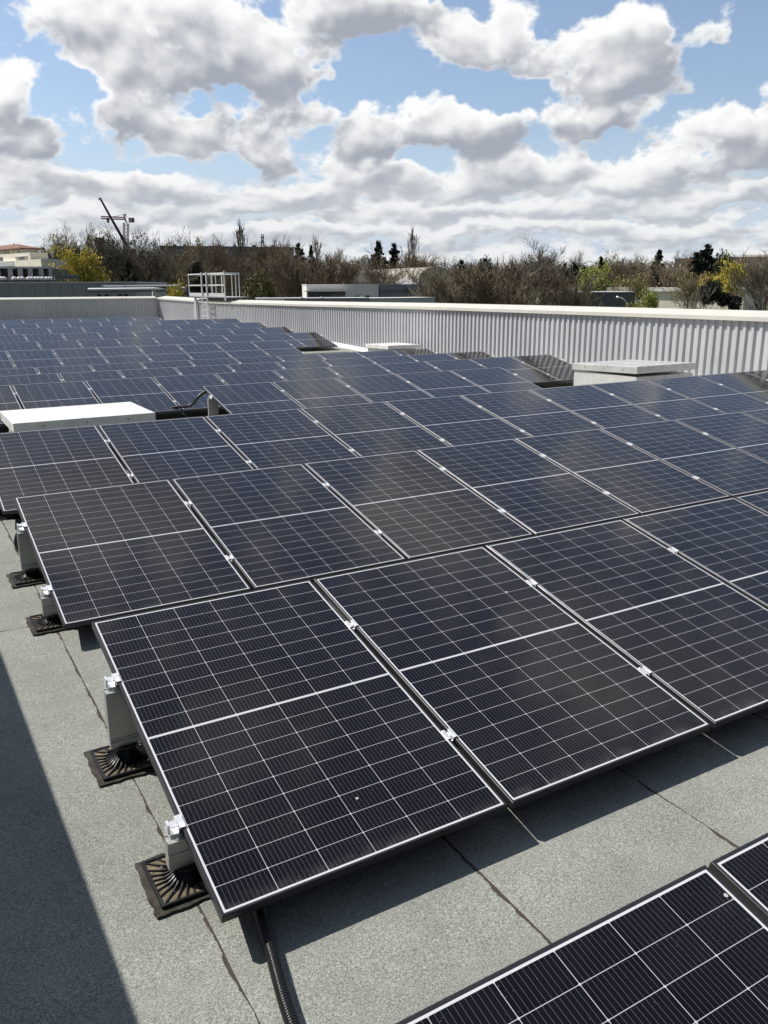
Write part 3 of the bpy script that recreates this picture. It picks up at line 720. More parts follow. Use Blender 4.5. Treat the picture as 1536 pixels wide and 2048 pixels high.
# loading bays in front of the house
d = 118.0; Mx, L = oriented(-30, 108, 118, 117); S_ = L / 138.0; bx = lambda px: (px + 30) * S_; bz = lambda py: zpx(py, d)
r = broot('loading_bay_building', Mx, 'low grey building with five tall dark bays between pale columns, below the cream house')
child(r, MB().box((0, 1.2, G), (L, 9, bz(536))), 'wall', M_dgrey)
child(r, MB().box((-.2, -.3, bz(537.5)), (L + .2, 9.2, bz(534))), 'roof', M_lgrey)
for px in (-24, -2, 23, 43, 63, 85, 105): child(r, MB().box((bx(px) - .28, 0, G), (bx(px) + .28, 1.19, bz(537.6))), 'column', M_lgrey)
for px in (-14, 10, 33, 52, 73, 95): child(r, MB().box((bx(px) - .9, 1.12, G), (bx(px) + .9, 1.195, bz(539))), 'bay_door', M_glass)
child(r, MB().box((-.2, -2.0, bz(562)), (L + .2, -.4, bz(559.5))), 'canopy', M_dgrey)
tv = 0
for px in (3, 8, 29, 39, 45, 58, 64, 72, 78, 85, 93, 99, 105):
    p = at(px, 558.6, 116.2); q = MB().lathe([(.30, 0), (.36, .12), (.30, .30), (.1, .42)], (0, 0, 0), 10).build('roof_vent', M_white, smooth=True); q.location = p - Vector((0, 0, .1))
    tag(q, f'small white domed vent on the dark canopy of the bay building, {["first", "second", "third", "fourth", "fifth", "sixth", "seventh", "eighth", "ninth", "tenth", "eleventh", "twelfth", "thirteenth"][tv]} from the left', 'vent', 'white domed vents on the canopy'); tv += 1
r = empty('steel_gantry', at(130, 640, 112)); tag(r, 'blue grey open steel pipe gantry beside the yellow tree', 'gantry')
for a, b_, y in ((104, 137, 541), (104, 137, 547), (112, 158, 552), (112, 158, 556)): absolute(MB().tube([at(a, y, 112), at(b_, y, 112)], .14, 6), 'beam', M_pipe, r)
for px in (106, 114, 122, 133, 146, 157): absolute(MB().tube([at(px, 566, 112), at(px, 540 if px < 138 else 551, 112)], .10, 6), 'post', M_pipe, r)

# low white and grey building in the middle
d = 92.0; Mx, L = oriented(613, 757, 94, 95); S_ = L / 144.0; cx = lambda px: (px - 613) * S_; cz = lambda py: zpx(py, 94)
M_pale = mat('pale_sheeting', (.74, .74, .73), .6, 0, .3, var=.05, vscale=.5)
r = broot('low_building', Mx, 'low flat building of pale grey and white sheeting with a canopy over dark glazing')
child(r, MB().box((0, 0, G), (L, 6, cz(569.5))), 'wall', M_pale)
child(r, MB().box((cx(690), -.05, G), (L - .01, -.004, cz(583.5))), 'white_sheeting', M_white)
child(r, MB().box((-.05, -.06, cz(569.5)), (L + .1, 6, cz(568))), 'roof_edge', M_white)
child(r, MB().box((cx(616), -.08, G), (cx(690), -.02, cz(583))), 'glazing', M_glass)
for px in (632, 648, 662, 676): child(r, MB().box((cx(px) - .05, -.12, G), (cx(px) + .05, -.081, cz(583))), 'mullion', M_dgrey)
child(r, MB().box((cx(606), -2.2, cz(582.6)), (cx(690), -.001, cz(580.8))), 'canopy', M_cap)
for px in (709, 730): child(r, MB().box((cx(px), -.10, cz(595)), (cx(px + 9), -.051, cz(591))), 'window', M_glass)
m = MB()
for i in range(5): m.box((cx(691), -.075, cz(598 - i * 3)), (L - .02, -.051, cz(597.6 - i * 3)))
child(r, m, 'sheet_joint', M_lgrey)
Mx2, L2 = oriented(757.5, 885, 95.2, 101); S2 = L2 / 127.5; ex = lambda px: (px - 757.5) * S2
r = broot('grey_annex', Mx2, 'dark grey annex joined to the right of the low white building')
child(r, MB().box((.05, .3, G), (L2, 13, zpx(568.5, 98))), 'wall', M_grey)
for px in (761, 814, 862): child(r, MB().tube([(ex(px), .2, G), (ex(px), .2, zpx(574, 100))], .07, 6), 'downpipe', M_dgrey)
child(r, MB().tube([(ex(758), .18, zpx(582, 100)), (ex(885), .18, zpx(582, 100))], .05, 6), 'cable_tray', M_dgrey)
# low grey wall in front of it
d = 74.0; Mx, L = oriented(510, 738, 75, 75.5); 
r = broot('outbuilding', Mx, 'long low grey flat roofed outbuilding just showing above the parapet coping')
child(r, MB().box((0, 0, G), (L, 5, zpx(596, 76))), 'wall', M_grey)
child(r, MB().box((.01, -.05, G), (L * .25, -.004, zpx(595.4, 75))), 'white_sheeting', M_white)
child(r, MB().box((-.05, -.07, zpx(596, 76)), (L, 5, zpx(595.2, 76))), 'roof_edge', M_lgrey)
for a, b_ in ((.39, .42), (.57, .6)): child(r, MB().box((L * a, .3, zpx(595.15, 76)), (L * b_, .9, zpx(593.4, 76))), 'rooflight', M_white)
Mx, L = oriented(739, 872, 75.6, 80)
r = broot('outbuilding', Mx, 'pale grey sunlit low building right of the long outbuilding, behind the coping')
child(r, MB().box((.1, .1, G), (L, 3, zpx(596.5, 77))), 'wall', M_lgrey)
child(r, MB().box((.05, .04, zpx(596.5, 77)), (L, 3, zpx(595.6, 77))), 'roof_edge', M_white)
# dark grey building right with lamp
d = 96.0; Mx, L = oriented(1120, 1272, 95, 97); z = zpx(589, 96)
r = broot('warehouse', Mx, 'dark slate grey windowless building behind the wall at right, street lamp in front')
child(r, MB().box((0, 0, G), (L, 8, z)), 'wall', M_dgrey)
child(r, MB().box((-.05, -.05, z), (L + .08, 8, z + .16)), 'roof_edge', M_dgrey)
child(r, MB().box((.1, .1, z + .161), (L, 7.9, z + .24)), 'roof', M_white)
m = MB(); k = 1
while k * 1.0 < L: m.box((k * 1.0 - .012, -.02, G), (k * 1.0 + .012, -.002, z - .02)); k += 1
child(r, m, 'panel_joint', M_grey)
r = empty('street_lamp', at(1253, 640, 86)); tag(r, 'pale curved street lamp in front of the dark slate grey building', 'street lamp')
p0 = at(1253, 700, 86); p0.z = G
absolute(MB().tube([p0, at(1253, 616, 86), at(1252.5, 606, 86), at(1250, 601, 86), at(1246, 597.5, 86), at(1241, 595.5, 86)], [.09, .07, .065, .06, .055, .05], 8), 'pole', M_galv, r, True)
absolute(MB().tube([at(1241.5, 595.6, 86), at(1232.5, 594.3, 86)], [.07, .13], 8), 'lamp_head', M_galv, r, True)
# pale long building behind the trees on the right
d = 150.0; Mx, L = oriented(1128, 1490, 150, 140); z = zpx(577, 146)
r = broot('long_shed', Mx, 'long pale cream shed glimpsed through the bare trees at right')
child(r, MB().box((0, 0, G), (L, 12, zpx(584, 146))), 'wall', M_cream)
child(r, MB().box((-.3, -.4, zpx(584, 146)), (L + .3, 12.4, z)), 'roof', M_white)
Mx, L = oriented(1436, 1510, 165, 163)
r = broot('long_shed', Mx, 'small pale house roof far right between the yellow tree and the mistletoe tree')
child(r, MB().box((-1, 0, G), (.8, 9, zpx(574, 165))), 'wall', M_white)
child(r, MB().box((-1.3, -.3, zpx(574, 165)), (1.1, 9.3, zpx(571, 165))), 'roof', M_roofg)
# arched pale roof
Mx, L = oriented(838, 905, 135, 138)
r = broot('arched_hall', Mx, 'hall with a pale arched roof half hidden behind the bare bushes')
m = MB(); n = 14; zc = zpx(557, 136); hh = zpx(534, 136) - zc
for yy in (0, 26):
    for i in range(n + 1): an = math.pi * i / n; m.v.append((L / 2 - L / 2 * math.cos(an), yy, zc + hh * math.sin(an)))
m.f = [(i, i + 1, n + 2 + i, n + 1 + i) for i in range(n)]
m.f += [tuple(range(n, -1, -1)), tuple(range(n + 1, 2 * n + 2))]
child(r, m, 'roof', mat('pale_arch_roof', (.36, .33, .27), .8, var=.2, vscale=1))
child(r, MB().box((0, .1, G), (L, 25.9, zc + .02)), 'wall', M_lgrey)
# house gable seen between bushes
Mx, L = oriented(690, 740, 145, 145)
r = broot('house', Mx, 'pale brown tiled house with a white gable end behind bare trees in the middle')
child(r, MB().box((-2, 0, G), (L, 9, zpx(547, 145))), 'wall', M_cream)
m = MB(); za, zb = zpx(547, 145), zpx(527.5, 145)
m.add([(-2.3, -.3, za), (L + .2, -.3, za), (L + .2, 9.3, za), (-2.3, 9.3, za), (-2.3, 4.5, zb), (L + .2, 4.5, zb)], [(0, 1, 5, 4), (2, 3, 4, 5), (1, 2, 5), (3, 0, 4), (3, 2, 1, 0)])
child(r, m, 'roof', mat('brown_tile', (.14, .115, .095), .9, var=.2, vscale=2))
child(r, MB().box((L - 1.5, 3.6, za), (L - .2, 5.4, zb + 1.0)), 'chimney', M_white)
# long flat blocks on the horizon
Mx, L = oriented(325, 590, 420, 430)
r = broot('long_block', Mx, 'very long flat roofed dark block on the horizon behind the trees')
z = zpx(493, 425)
child(r, MB().box((0, 0, G), (L, 12, z)), 'wall', M_dgrey)
for px in (352, 372, 400, 440, 470, 510, 548): x = (px - 325) / 265 * L; child(r, MB().box((x, 4, z), (x + 1.4, 6, z + .9)), 'roof_unit', M_dgrey)
Mx, L = oriented(1345, 1560, 380, 370)
r = broot('long_block', Mx, 'pale brown flat block on the horizon at the far right')
child(r, MB().box((0, 0, G), (L, 12, zpx(521, 375))), 'wall', mat('brown_block', (.20, .15, .125), .9))
child(r, MB().box((L * .6, 2, zpx(521, 375)), (L * .95, 10, zpx(517, 375))), 'penthouse', M_cream)
Mx, L = oriented(201, 217, 300, 300)
r = broot('stair_tower', Mx, 'small dark boxy rooftop tower above the trees left of the crane')
child(r, MB().box((0, 0, G), (L, 4, zpx(479, 300))), 'wall', M_dgrey); child(r, MB().box((-.2, -.2, zpx(479, 300)), (L + .2, 4.2, zpx(478, 300))), 'roof_edge', M_grey)

# ------------------------------------------------------------------ cranes and mast
M_cred = mat('crane_red', (.20, .05, .07), .6); M_cwhite = mat('crane_white', (.62, .58, .58), .6); M_cdark = mat('crane_dark', (.055, .035, .06), .6)
def lattice(m, a, b, w, n, t):
    """square lattice beam from a to b"""
    a, b = Vector(a), Vector(b); d = (b - a).normalized(); side = d.cross(Vector((0, 0, 1)) if abs(d.z) < .8 else Vector((RT.x, RT.y, 0))).normalized(); up = side.cross(d).normalized()
    cs = [side * (sx * w / 2) + up * (sy * w / 2) for sx, sy in ((-1, -1), (1, -1), (1, 1), (-1, 1))]
    for c in cs: m.tube([a + c, b + c], t, 4)
    for i in range(n):
        p, q = a.lerp(b, i / n), a.lerp(b, (i + 1) / n)
        for j in range(4): m.tube([p + cs[j], q + cs[(j + 1) % 4]], t * .7, 3, caps=False)
D = 330.0
r = empty('tower_crane', at(253, 640, D)); r.location.z = G; tag(r, 'red and white tower crane with a short level jib above the trees at left', 'crane')
m = MB(); b0 = at(253, 640, D); b0.z = G; lattice(m, b0, at(252, 446, D), 1.5, 26, .16); absolute(m, 'tower', M_cwhite, r)
m = MB(); lattice(m, at(249, 437, D), at(202, 435, D), .85, 16, .12); absolute(m, 'jib', M_cred, r)
m = MB(); m.tube([at(253, 446, D), at(248, 429, D)], .35, 5); m.tube([at(246, 429.5, D), at(253, 429, D)], .30, 5); absolute(m, 'tower_head', M_cwhite, r)
m = MB(); m.tube([at(247, 429, D), at(228, 433, D)], .07, 4); m.tube([at(248, 429, D), at(262, 440, D)], .07, 4); absolute(m, 'tie_bar', M_cred, r)
p, q = at(256, 446, D), at(265, 437, D)
m = MB(); m.box((-.3, -.6, 0), (1.05, .6, 1.6), Matrix.Translation(at(260, 445, D)) @ Matrix.Rotation(-.53, 4, 'Z')); absolute(m, 'counterweight', M_lgrey, r)
m = MB(); m.box((1.06, -.55, .15), (1.5, .55, 1.6), Matrix.Translation(at(260, 445, D)) @ Matrix.Rotation(-.53, 4, 'Z')); absolute(m, 'machinery', M_cdark, r)
m = MB(); m.box((-.35, -.5, -1.5), (.35, .5, .1), Matrix.Translation(at(215.5, 436.5, D))); absolute(m, 'trolley', M_cred, r)
D = 300.0
r = empty('mobile_crane', at(250, 640, D)); r.location.z = G; tag(r, 'dark mobile crane boom leaning left in front of the tower crane', 'crane')
foot_p = at(300, 640, D); foot_p.z = G
tipA = at(200.5, 397, D); base = at(247, 480, D); ext = base + (base - tipA) * .25
m = MB(); m.tube([ext, base, at(222, 436, D), tipA], [.62, .58, .42, .30], 6); absolute(m, 'boom', M_cdark, r)
m = MB(); m.tube([at(202, 396, D), at(196.5, 398.5, D)], [.34, .18], 5); absolute(m, 'boom_head', M_cdark, r)
m = MB(); m.box((-2.0, -1.4, G), (2.0, 1.4, ext.z + .5), Matrix.Translation(Vector((ext.x, ext.y, 0)))); absolute(m, 'carrier', M_cred, r)
D = 380.0
r = empty('radio_mast', at(525, 640, D)); r.location.z = G; tag(r, 'thin lattice radio mast rising above the bare trees', 'mast')
b0 = at(525, 640, D); b0.z = G; m = MB(); lattice(m, b0, at(525, 468, D), .8, 24, .10); absolute(m, 'lattice', M_dgrey, r)
m = MB()
for py, w in ((475, 3.5), (481, 2.6), (485, 3.5)): m.tube([at(525 - w, py, D), at(525 + w, py, D)], .35, 5)
absolute(m, 'antenna', M_grey, r)

# ------------------------------------------------------------------ trees
rng = np.random.default_rng(7)
def seg_mesh(name, segs, mt, sides=3):
    """segs: array (n, 8): p0, p1, r0, r1 -> tapered prisms"""
    s = np.asarray(segs, float); n = len(s); p0, p1 = s[:, :3], s[:, 3:6]; d = p1 - p0
    d /= np.linalg.norm(d, axis=1, keepdims=True) + 1e-9
    a = np.where(np.abs(d[:, 2:3]) < .9, np.array([[0, 0, 1.]]), np.array([[1., 0, 0]]))
    u = np.cross(d, a); u /= np.linalg.norm(u, axis=1, keepdims=True); w = np.cross(d, u)
    V = np.empty((n, 2, sides, 3))
    for j in range(sides):
        o = u * math.cos(2 * math.pi * j / sides) + w * math.sin(2 * math.pi * j / sides)
        V[:, 0, j] = p0 + o * s[:, 6:7]; V[:, 1, j] = p1 + o * s[:, 7:8]
    F = []
    base = (np.arange(n) * 2 * sides)[:, None]
    for j in range(sides):
        k = (j + 1) % sides; F.append(base + np.array([[j, k, sides + k, sides + j]]))
    F = np.concatenate(F).tolist()
    me = bpy.data.meshes.new(name); me.from_pydata(V.reshape(-1, 3).tolist(), [], F); me.materials.append(mt); me.update(); return me
def leaf_mesh(name, pts, size, mt, elong=1.6):
    n = len(pts); a = rng.normal(size=(n, 3)); a /= np.linalg.norm(a, axis=1, keepdims=True)
    b = np.cross(a, rng.normal(size=(n, 3))); b /= np.linalg.norm(b, axis=1, keepdims=True)
    sz = size * rng.uniform(.6, 1.4, (n, 1))
    V = np.stack([pts - a * sz * elong, pts + b * sz * .7, pts + a * sz * elong, pts - b * sz * .7], 1)
    me = bpy.data.meshes.new(name); me.from_pydata(V.reshape(-1, 3).tolist(), [], (np.arange(n)[:, None] * 4 + np.arange(4)).tolist()); me.materials.append(mt); me.update(); return me
def unit(v): return v / (np.linalg.norm(v) + 1e-9)
def rot_dir(d, ang, rg):
    a = np.cross(d, [0, 0, 1.]) if abs(d[2]) < .95 else np.array([1., 0, 0]); a = unit(a); b = np.cross(d, a); t = rg.uniform(0, 2 * math.pi)
    return unit(d * math.cos(ang) + (a * math.cos(t) + b * math.sin(t)) * math.sin(ang))
def bare_skeleton(seed, limbs=8, sub=(6, 6, 5), trunk=.35, spread=.85, up=.25, rt=.017, fork=.12, multi=1, l0=.5):
    rg = np.random.default_rng(seed); big = []; small = []; tips = []
    def branch(p, d, l, r, lev):
        n = 3 if lev < 2 else 2; q = p; pts = [p]
        for i in range(n):
            d = unit(d + rg.normal(size=3) * .16 + np.array([0, 0, up * .25]))
            nq = q + d * l / n; rr = r * (1 - .75 * i / n); r2 = r * (1 - .75 * (i + 1) / n)
            (big if lev < 1 else small).append([*q, *nq, rr, r2]); q = nq; pts.append(q)
        if lev < len(sub):
            for k in range(sub[lev]):
                t = rg.uniform(.25, 1.0) * n; i = min(int(t), n - 1); s = pts[i] + (pts[i + 1] - pts[i]) * (t - i)
                dd = rot_dir(d, rg.uniform(.35, .95) * spread, rg)
                branch(s, unit(dd + np.array([0, 0, up])), l * rg.uniform(.42, .66), max(r * .42, .0011), lev + 1)
        else: tips.append(q)
    for mI in range(multi):
        o = np.array([rg.uniform(-.03, .03), rg.uniform(-.03, .03), 0]) if multi > 1 else np.zeros(3)
        p = o; d = unit(np.array([rg.normal() * (.05 if multi == 1 else .28), rg.normal() * (.05 if multi == 1 else .28), 1.])); H = .62; n = 6; path = [p]
        for i in range(n):
            d = unit(d + rg.normal(size=3) * .05); q = p + d * H / n
            big.append([*p, *q, rt * (1 - .78 * i / n), rt * (1 - .78 * (i + 1) / n)]); p = q; path.append(p)
        for k in range(limbs):
            t = trunk + (1 - trunk) * (k + rg.uniform(0, 1)) / limbs; f = t * n; i = min(int(f), n - 1); s = path[i] + (path[i + 1] - path[i]) * (f - i)
            an = (rg.uniform(.7, 1.15) * (1 - .55 * (t - trunk) / (1 - trunk))) * spread
            branch(s, unit(rot_dir(d, an, rg) + np.array([0, 0, up])), l0 * (1.0 - .35 * (t - trunk) / (1 - trunk)) * rg.uniform(.75, 1.1), rt * .5 * (1.15 - t * .6), 0)
    big, small, tips = np.array(big), np.array(small), np.array(tips)
    top = np.percentile(tips[:, 2], 97.5); w = np.percentile(np.abs(tips[:, :2]), 95)
    for A in (big, small): A[:, [2, 5]] /= top; A[:, [0, 1, 3, 4]] *= .5 / w
    tips[:, 2] /= top; tips[:, :2] *= .5 / w
    return big, small, tips
def bark(name, col): return mat(name, col, .95, 0, .15, var=.35, vscale=6)
M_bark = bark('grey_bark', (.060, .048, .036)); M_twig = bark('brown_twigs', (.215, .170, .122)); M_twig2 = bark('grey_twigs', (.21, .185, .15)); M_twigdark = bark('dark_twigs', (.125, .110, .085)); M_twigred = bark('red_brown_twigs', (.22, .182, .128))
M_twigwood = bark('wood_twigs', (.185, .160, .120))
M_yel = mat('yellow_leaves', (.52, .45, .09), .7, 0, .2, var=.35, vscale=3); M_ygreen = mat('yellow_green_leaves', (.36, .40, .10), .7, 0, .2, var=.35, vscale=3)
M_yolive = mat('yellow_olive_buds', (.34, .31, .12), .8, 0, .2, var=.3, vscale=3)
M_olive = mat('olive_leaves', (.16, .155, .06), .8, 0, .2, var=.4, vscale=3); M_needle = mat('dark_needles', (.016, .024, .016), .8, 0, .2, var=.5, vscale=3); M_ever = mat('dark_evergreen_leaves', (.028, .036, .022), .7, 0, .3, var=.5, vscale=3)
KIND = {}
def reg(key, trunk_me, crown_me, foliage_me=None): KIND[key] = (trunk_me, crown_me, foliage_me)
for key, seed, kw, mt in (('bareA', 1, dict(limbs=13), M_twig), ('bareB', 2, dict(limbs=15, spread=.95, up=.2), M_twig), ('bareC', 3, dict(limbs=12, spread=.8), M_twig2), ('dark', 4, dict(limbs=14, spread=.95, rt=.024), M_twigdark),
                          ('airy', 5, dict(limbs=8, sub=(5, 5, 3), spread=.9), M_twig2), ('bush', 6, dict(limbs=9, sub=(7, 6, 5), multi=4, trunk=.12, spread=.62, up=.42, rt=.010, l0=.42), M_twigred), ('bushB', 16, dict(limbs=8, sub=(7, 6, 4), multi=5, trunk=.10, spread=.68, up=.38, rt=.009, l0=.42), M_twig),
                          ('poplar', 7, dict(limbs=22, sub=(5, 4), spread=.30, up=.95, trunk=.10, l0=.30, rt=.012), M_twig2)):
    b_, s_, t_ = bare_skeleton(seed, **kw)
    if key in ('bareA', 'bareB', 'bareC', 'airy', 'bush', 'bushB'): s_[:, 6:] = np.maximum(s_[:, 6:], .0017)
    if key == 'dark': s_[:, 6:] = np.maximum(s_[:, 6:], .0019)
    if key == 'poplar': s_[:, 6:] = np.maximum(s_[:, 6:], .0065)
    reg(key, seg_mesh('trunk', b_, M_bark, 6), seg_mesh('crown', s_, mt))
b_, s_, t_ = bare_skeleton(8, limbs=9)
s2 = s_.copy(); s2[:, 6:] = np.maximum(s2[:, 6:], .0014)
def scatter(t, n, sd): return t[rng.integers(0, len(t), n)] + rng.normal(size=(n, 3)) * sd
TR8, CR8 = seg_mesh('trunk', b_, M_bark, 6), seg_mesh('crown', s2, M_twig)
reg('yellow', TR8, CR8, leaf_mesh('foliage', scatter(t_, 6500, .024), .0125, M_yel)); reg('ygreen', TR8, CR8, leaf_mesh('foliage', scatter(t_, 5200, .026), .012, M_ygreen))
reg('olive', TR8, CR8, leaf_mesh('foliage', scatter(t_, 3000, .022), .0095, M_olive)); reg('flecked', TR8, CR8, leaf_mesh('foliage', scatter(t_, 1500, .02), .009, M_yolive))
reg('ivy', KIND['dark'][0], KIND['dark'][1], leaf_mesh('foliage', scatter(bare_skeleton(4, limbs=10, spread=.95, rt=.024)[2], 1500, .02), .009, M_ever))
def conifer(key, seed, layers, taper, droop, dens, ragged, bare=.06):
    rg = np.random.default_rng(seed); br = []; pts = []
    for i in range(layers):
        z = bare + (1 - bare) * i / layers; R = .5 * (1 - (i / layers) ** taper) * rg.uniform(1 - ragged, 1.0) + .01
        for k in range(rg.integers(5, 9)):
            an = rg.uniform(0, 2 * math.pi); rr = R * rg.uniform(.65, 1.1); e = np.array([math.cos(an) * rr, math.sin(an) * rr, z - droop * rr + rg.normal() * .008])
            br.append([0, 0, z, *e, .004, .0012])
            nn = max(6, int(1.7 * dens * rr / .5)); tt = rg.uniform(.15, 1.05, (nn, 1)); q = np.array([0, 0, z]) + (e - np.array([0, 0, z])) * tt
            pts.append(q + rg.normal(size=(nn, 3)) * np.array([.03, .03, .010]) * (1.25 - tt))
    tr = [[0, 0, 0, 0, 0, .5, .016, .010], [0, 0, .5, 0, 0, 1.0, .010, .001]]
    reg(key, seg_mesh('trunk', tr, M_bark, 6), seg_mesh('crown', br, M_bark), leaf_mesh('foliage', np.concatenate(pts), .021, M_needle, 1.5))
conifer('spruce', 11, 30, 2.0, .22, 34, .40); conifer('spruceB', 12, 24, 2.3, .12, 34, .60); conifer('pine', 13, 9, 2.6, -.12, 120, .45, .30); conifer('column', 14, 24, 3.0, -.5, 34, .35, .02)
def evergreen(key, seed, mt, n=5200):
    rg = np.random.default_rng(seed); c = []
    for i in range(26):
        v = unit(rg.normal(size=3)); v[2] = abs(v[2]) * 1.0 if rg.random() < .75 else v[2]
        c.append([v[0] * .34 * rg.uniform(.4, 1), v[1] * .34 * rg.uniform(.4, 1), .52 + v[2] * .33, rg.uniform(.10, .19)])
    c = np.array(c); k = rg.integers(0, len(c), n); v = rg.normal(size=(n, 3)); v /= np.linalg.norm(v, axis=1, keepdims=True)
    p = c[k, :3] + v * c[k, 3:4] * rg.uniform(.55, 1.05, (n, 1)); p[:, 2] = np.clip(p[:, 2], 0.02, None)
    tr = [[0, 0, 0, 0, 0, .6, .02, .012]] + [[0, 0, .3, *q[:3], .008, .002] for q in c[:10]]
    reg(key, seg_mesh('trunk', tr, M_bark, 6), leaf_mesh('crown', p, .017, mt, 1.3))
evergreen('round', 21, M_ever); evergreen('roundolive', 22, M_olive, 4200)
protoT = {}
WF = dict(spruce=2.5, spruceB=2.4, pine=1.4, column=1.5, poplar=1.25, round=1.35, roundolive=1.3, yellow=1.2, bush=1.3, bushB=1.3)
def tree(name, key, px, top, width, dist, label, zb=G, rot=None, cat='tree', group='trees beyond the roof'):
    tp = at(px, top, dist); h = tp.z - zb; wd = width / 1665.02 * dist * WF.get(key, 1.25)
    if key not in protoT:
        t, c, f = KIND[key]; r = empty(name); link('trunk', t, r); link('crown', c, r)
        if f: link('foliage', f, r)
        protoT[key] = r
    else: r = copy_tree(protoT[key]); r.name = name
    r.location = (tp.x, tp.y, zb); r.scale = (wd, wd, h); r.rotation_euler = (0, 0, rot if rot is not None else (px * 1.7) % 6.28)
    return tag(r, label, cat, group)
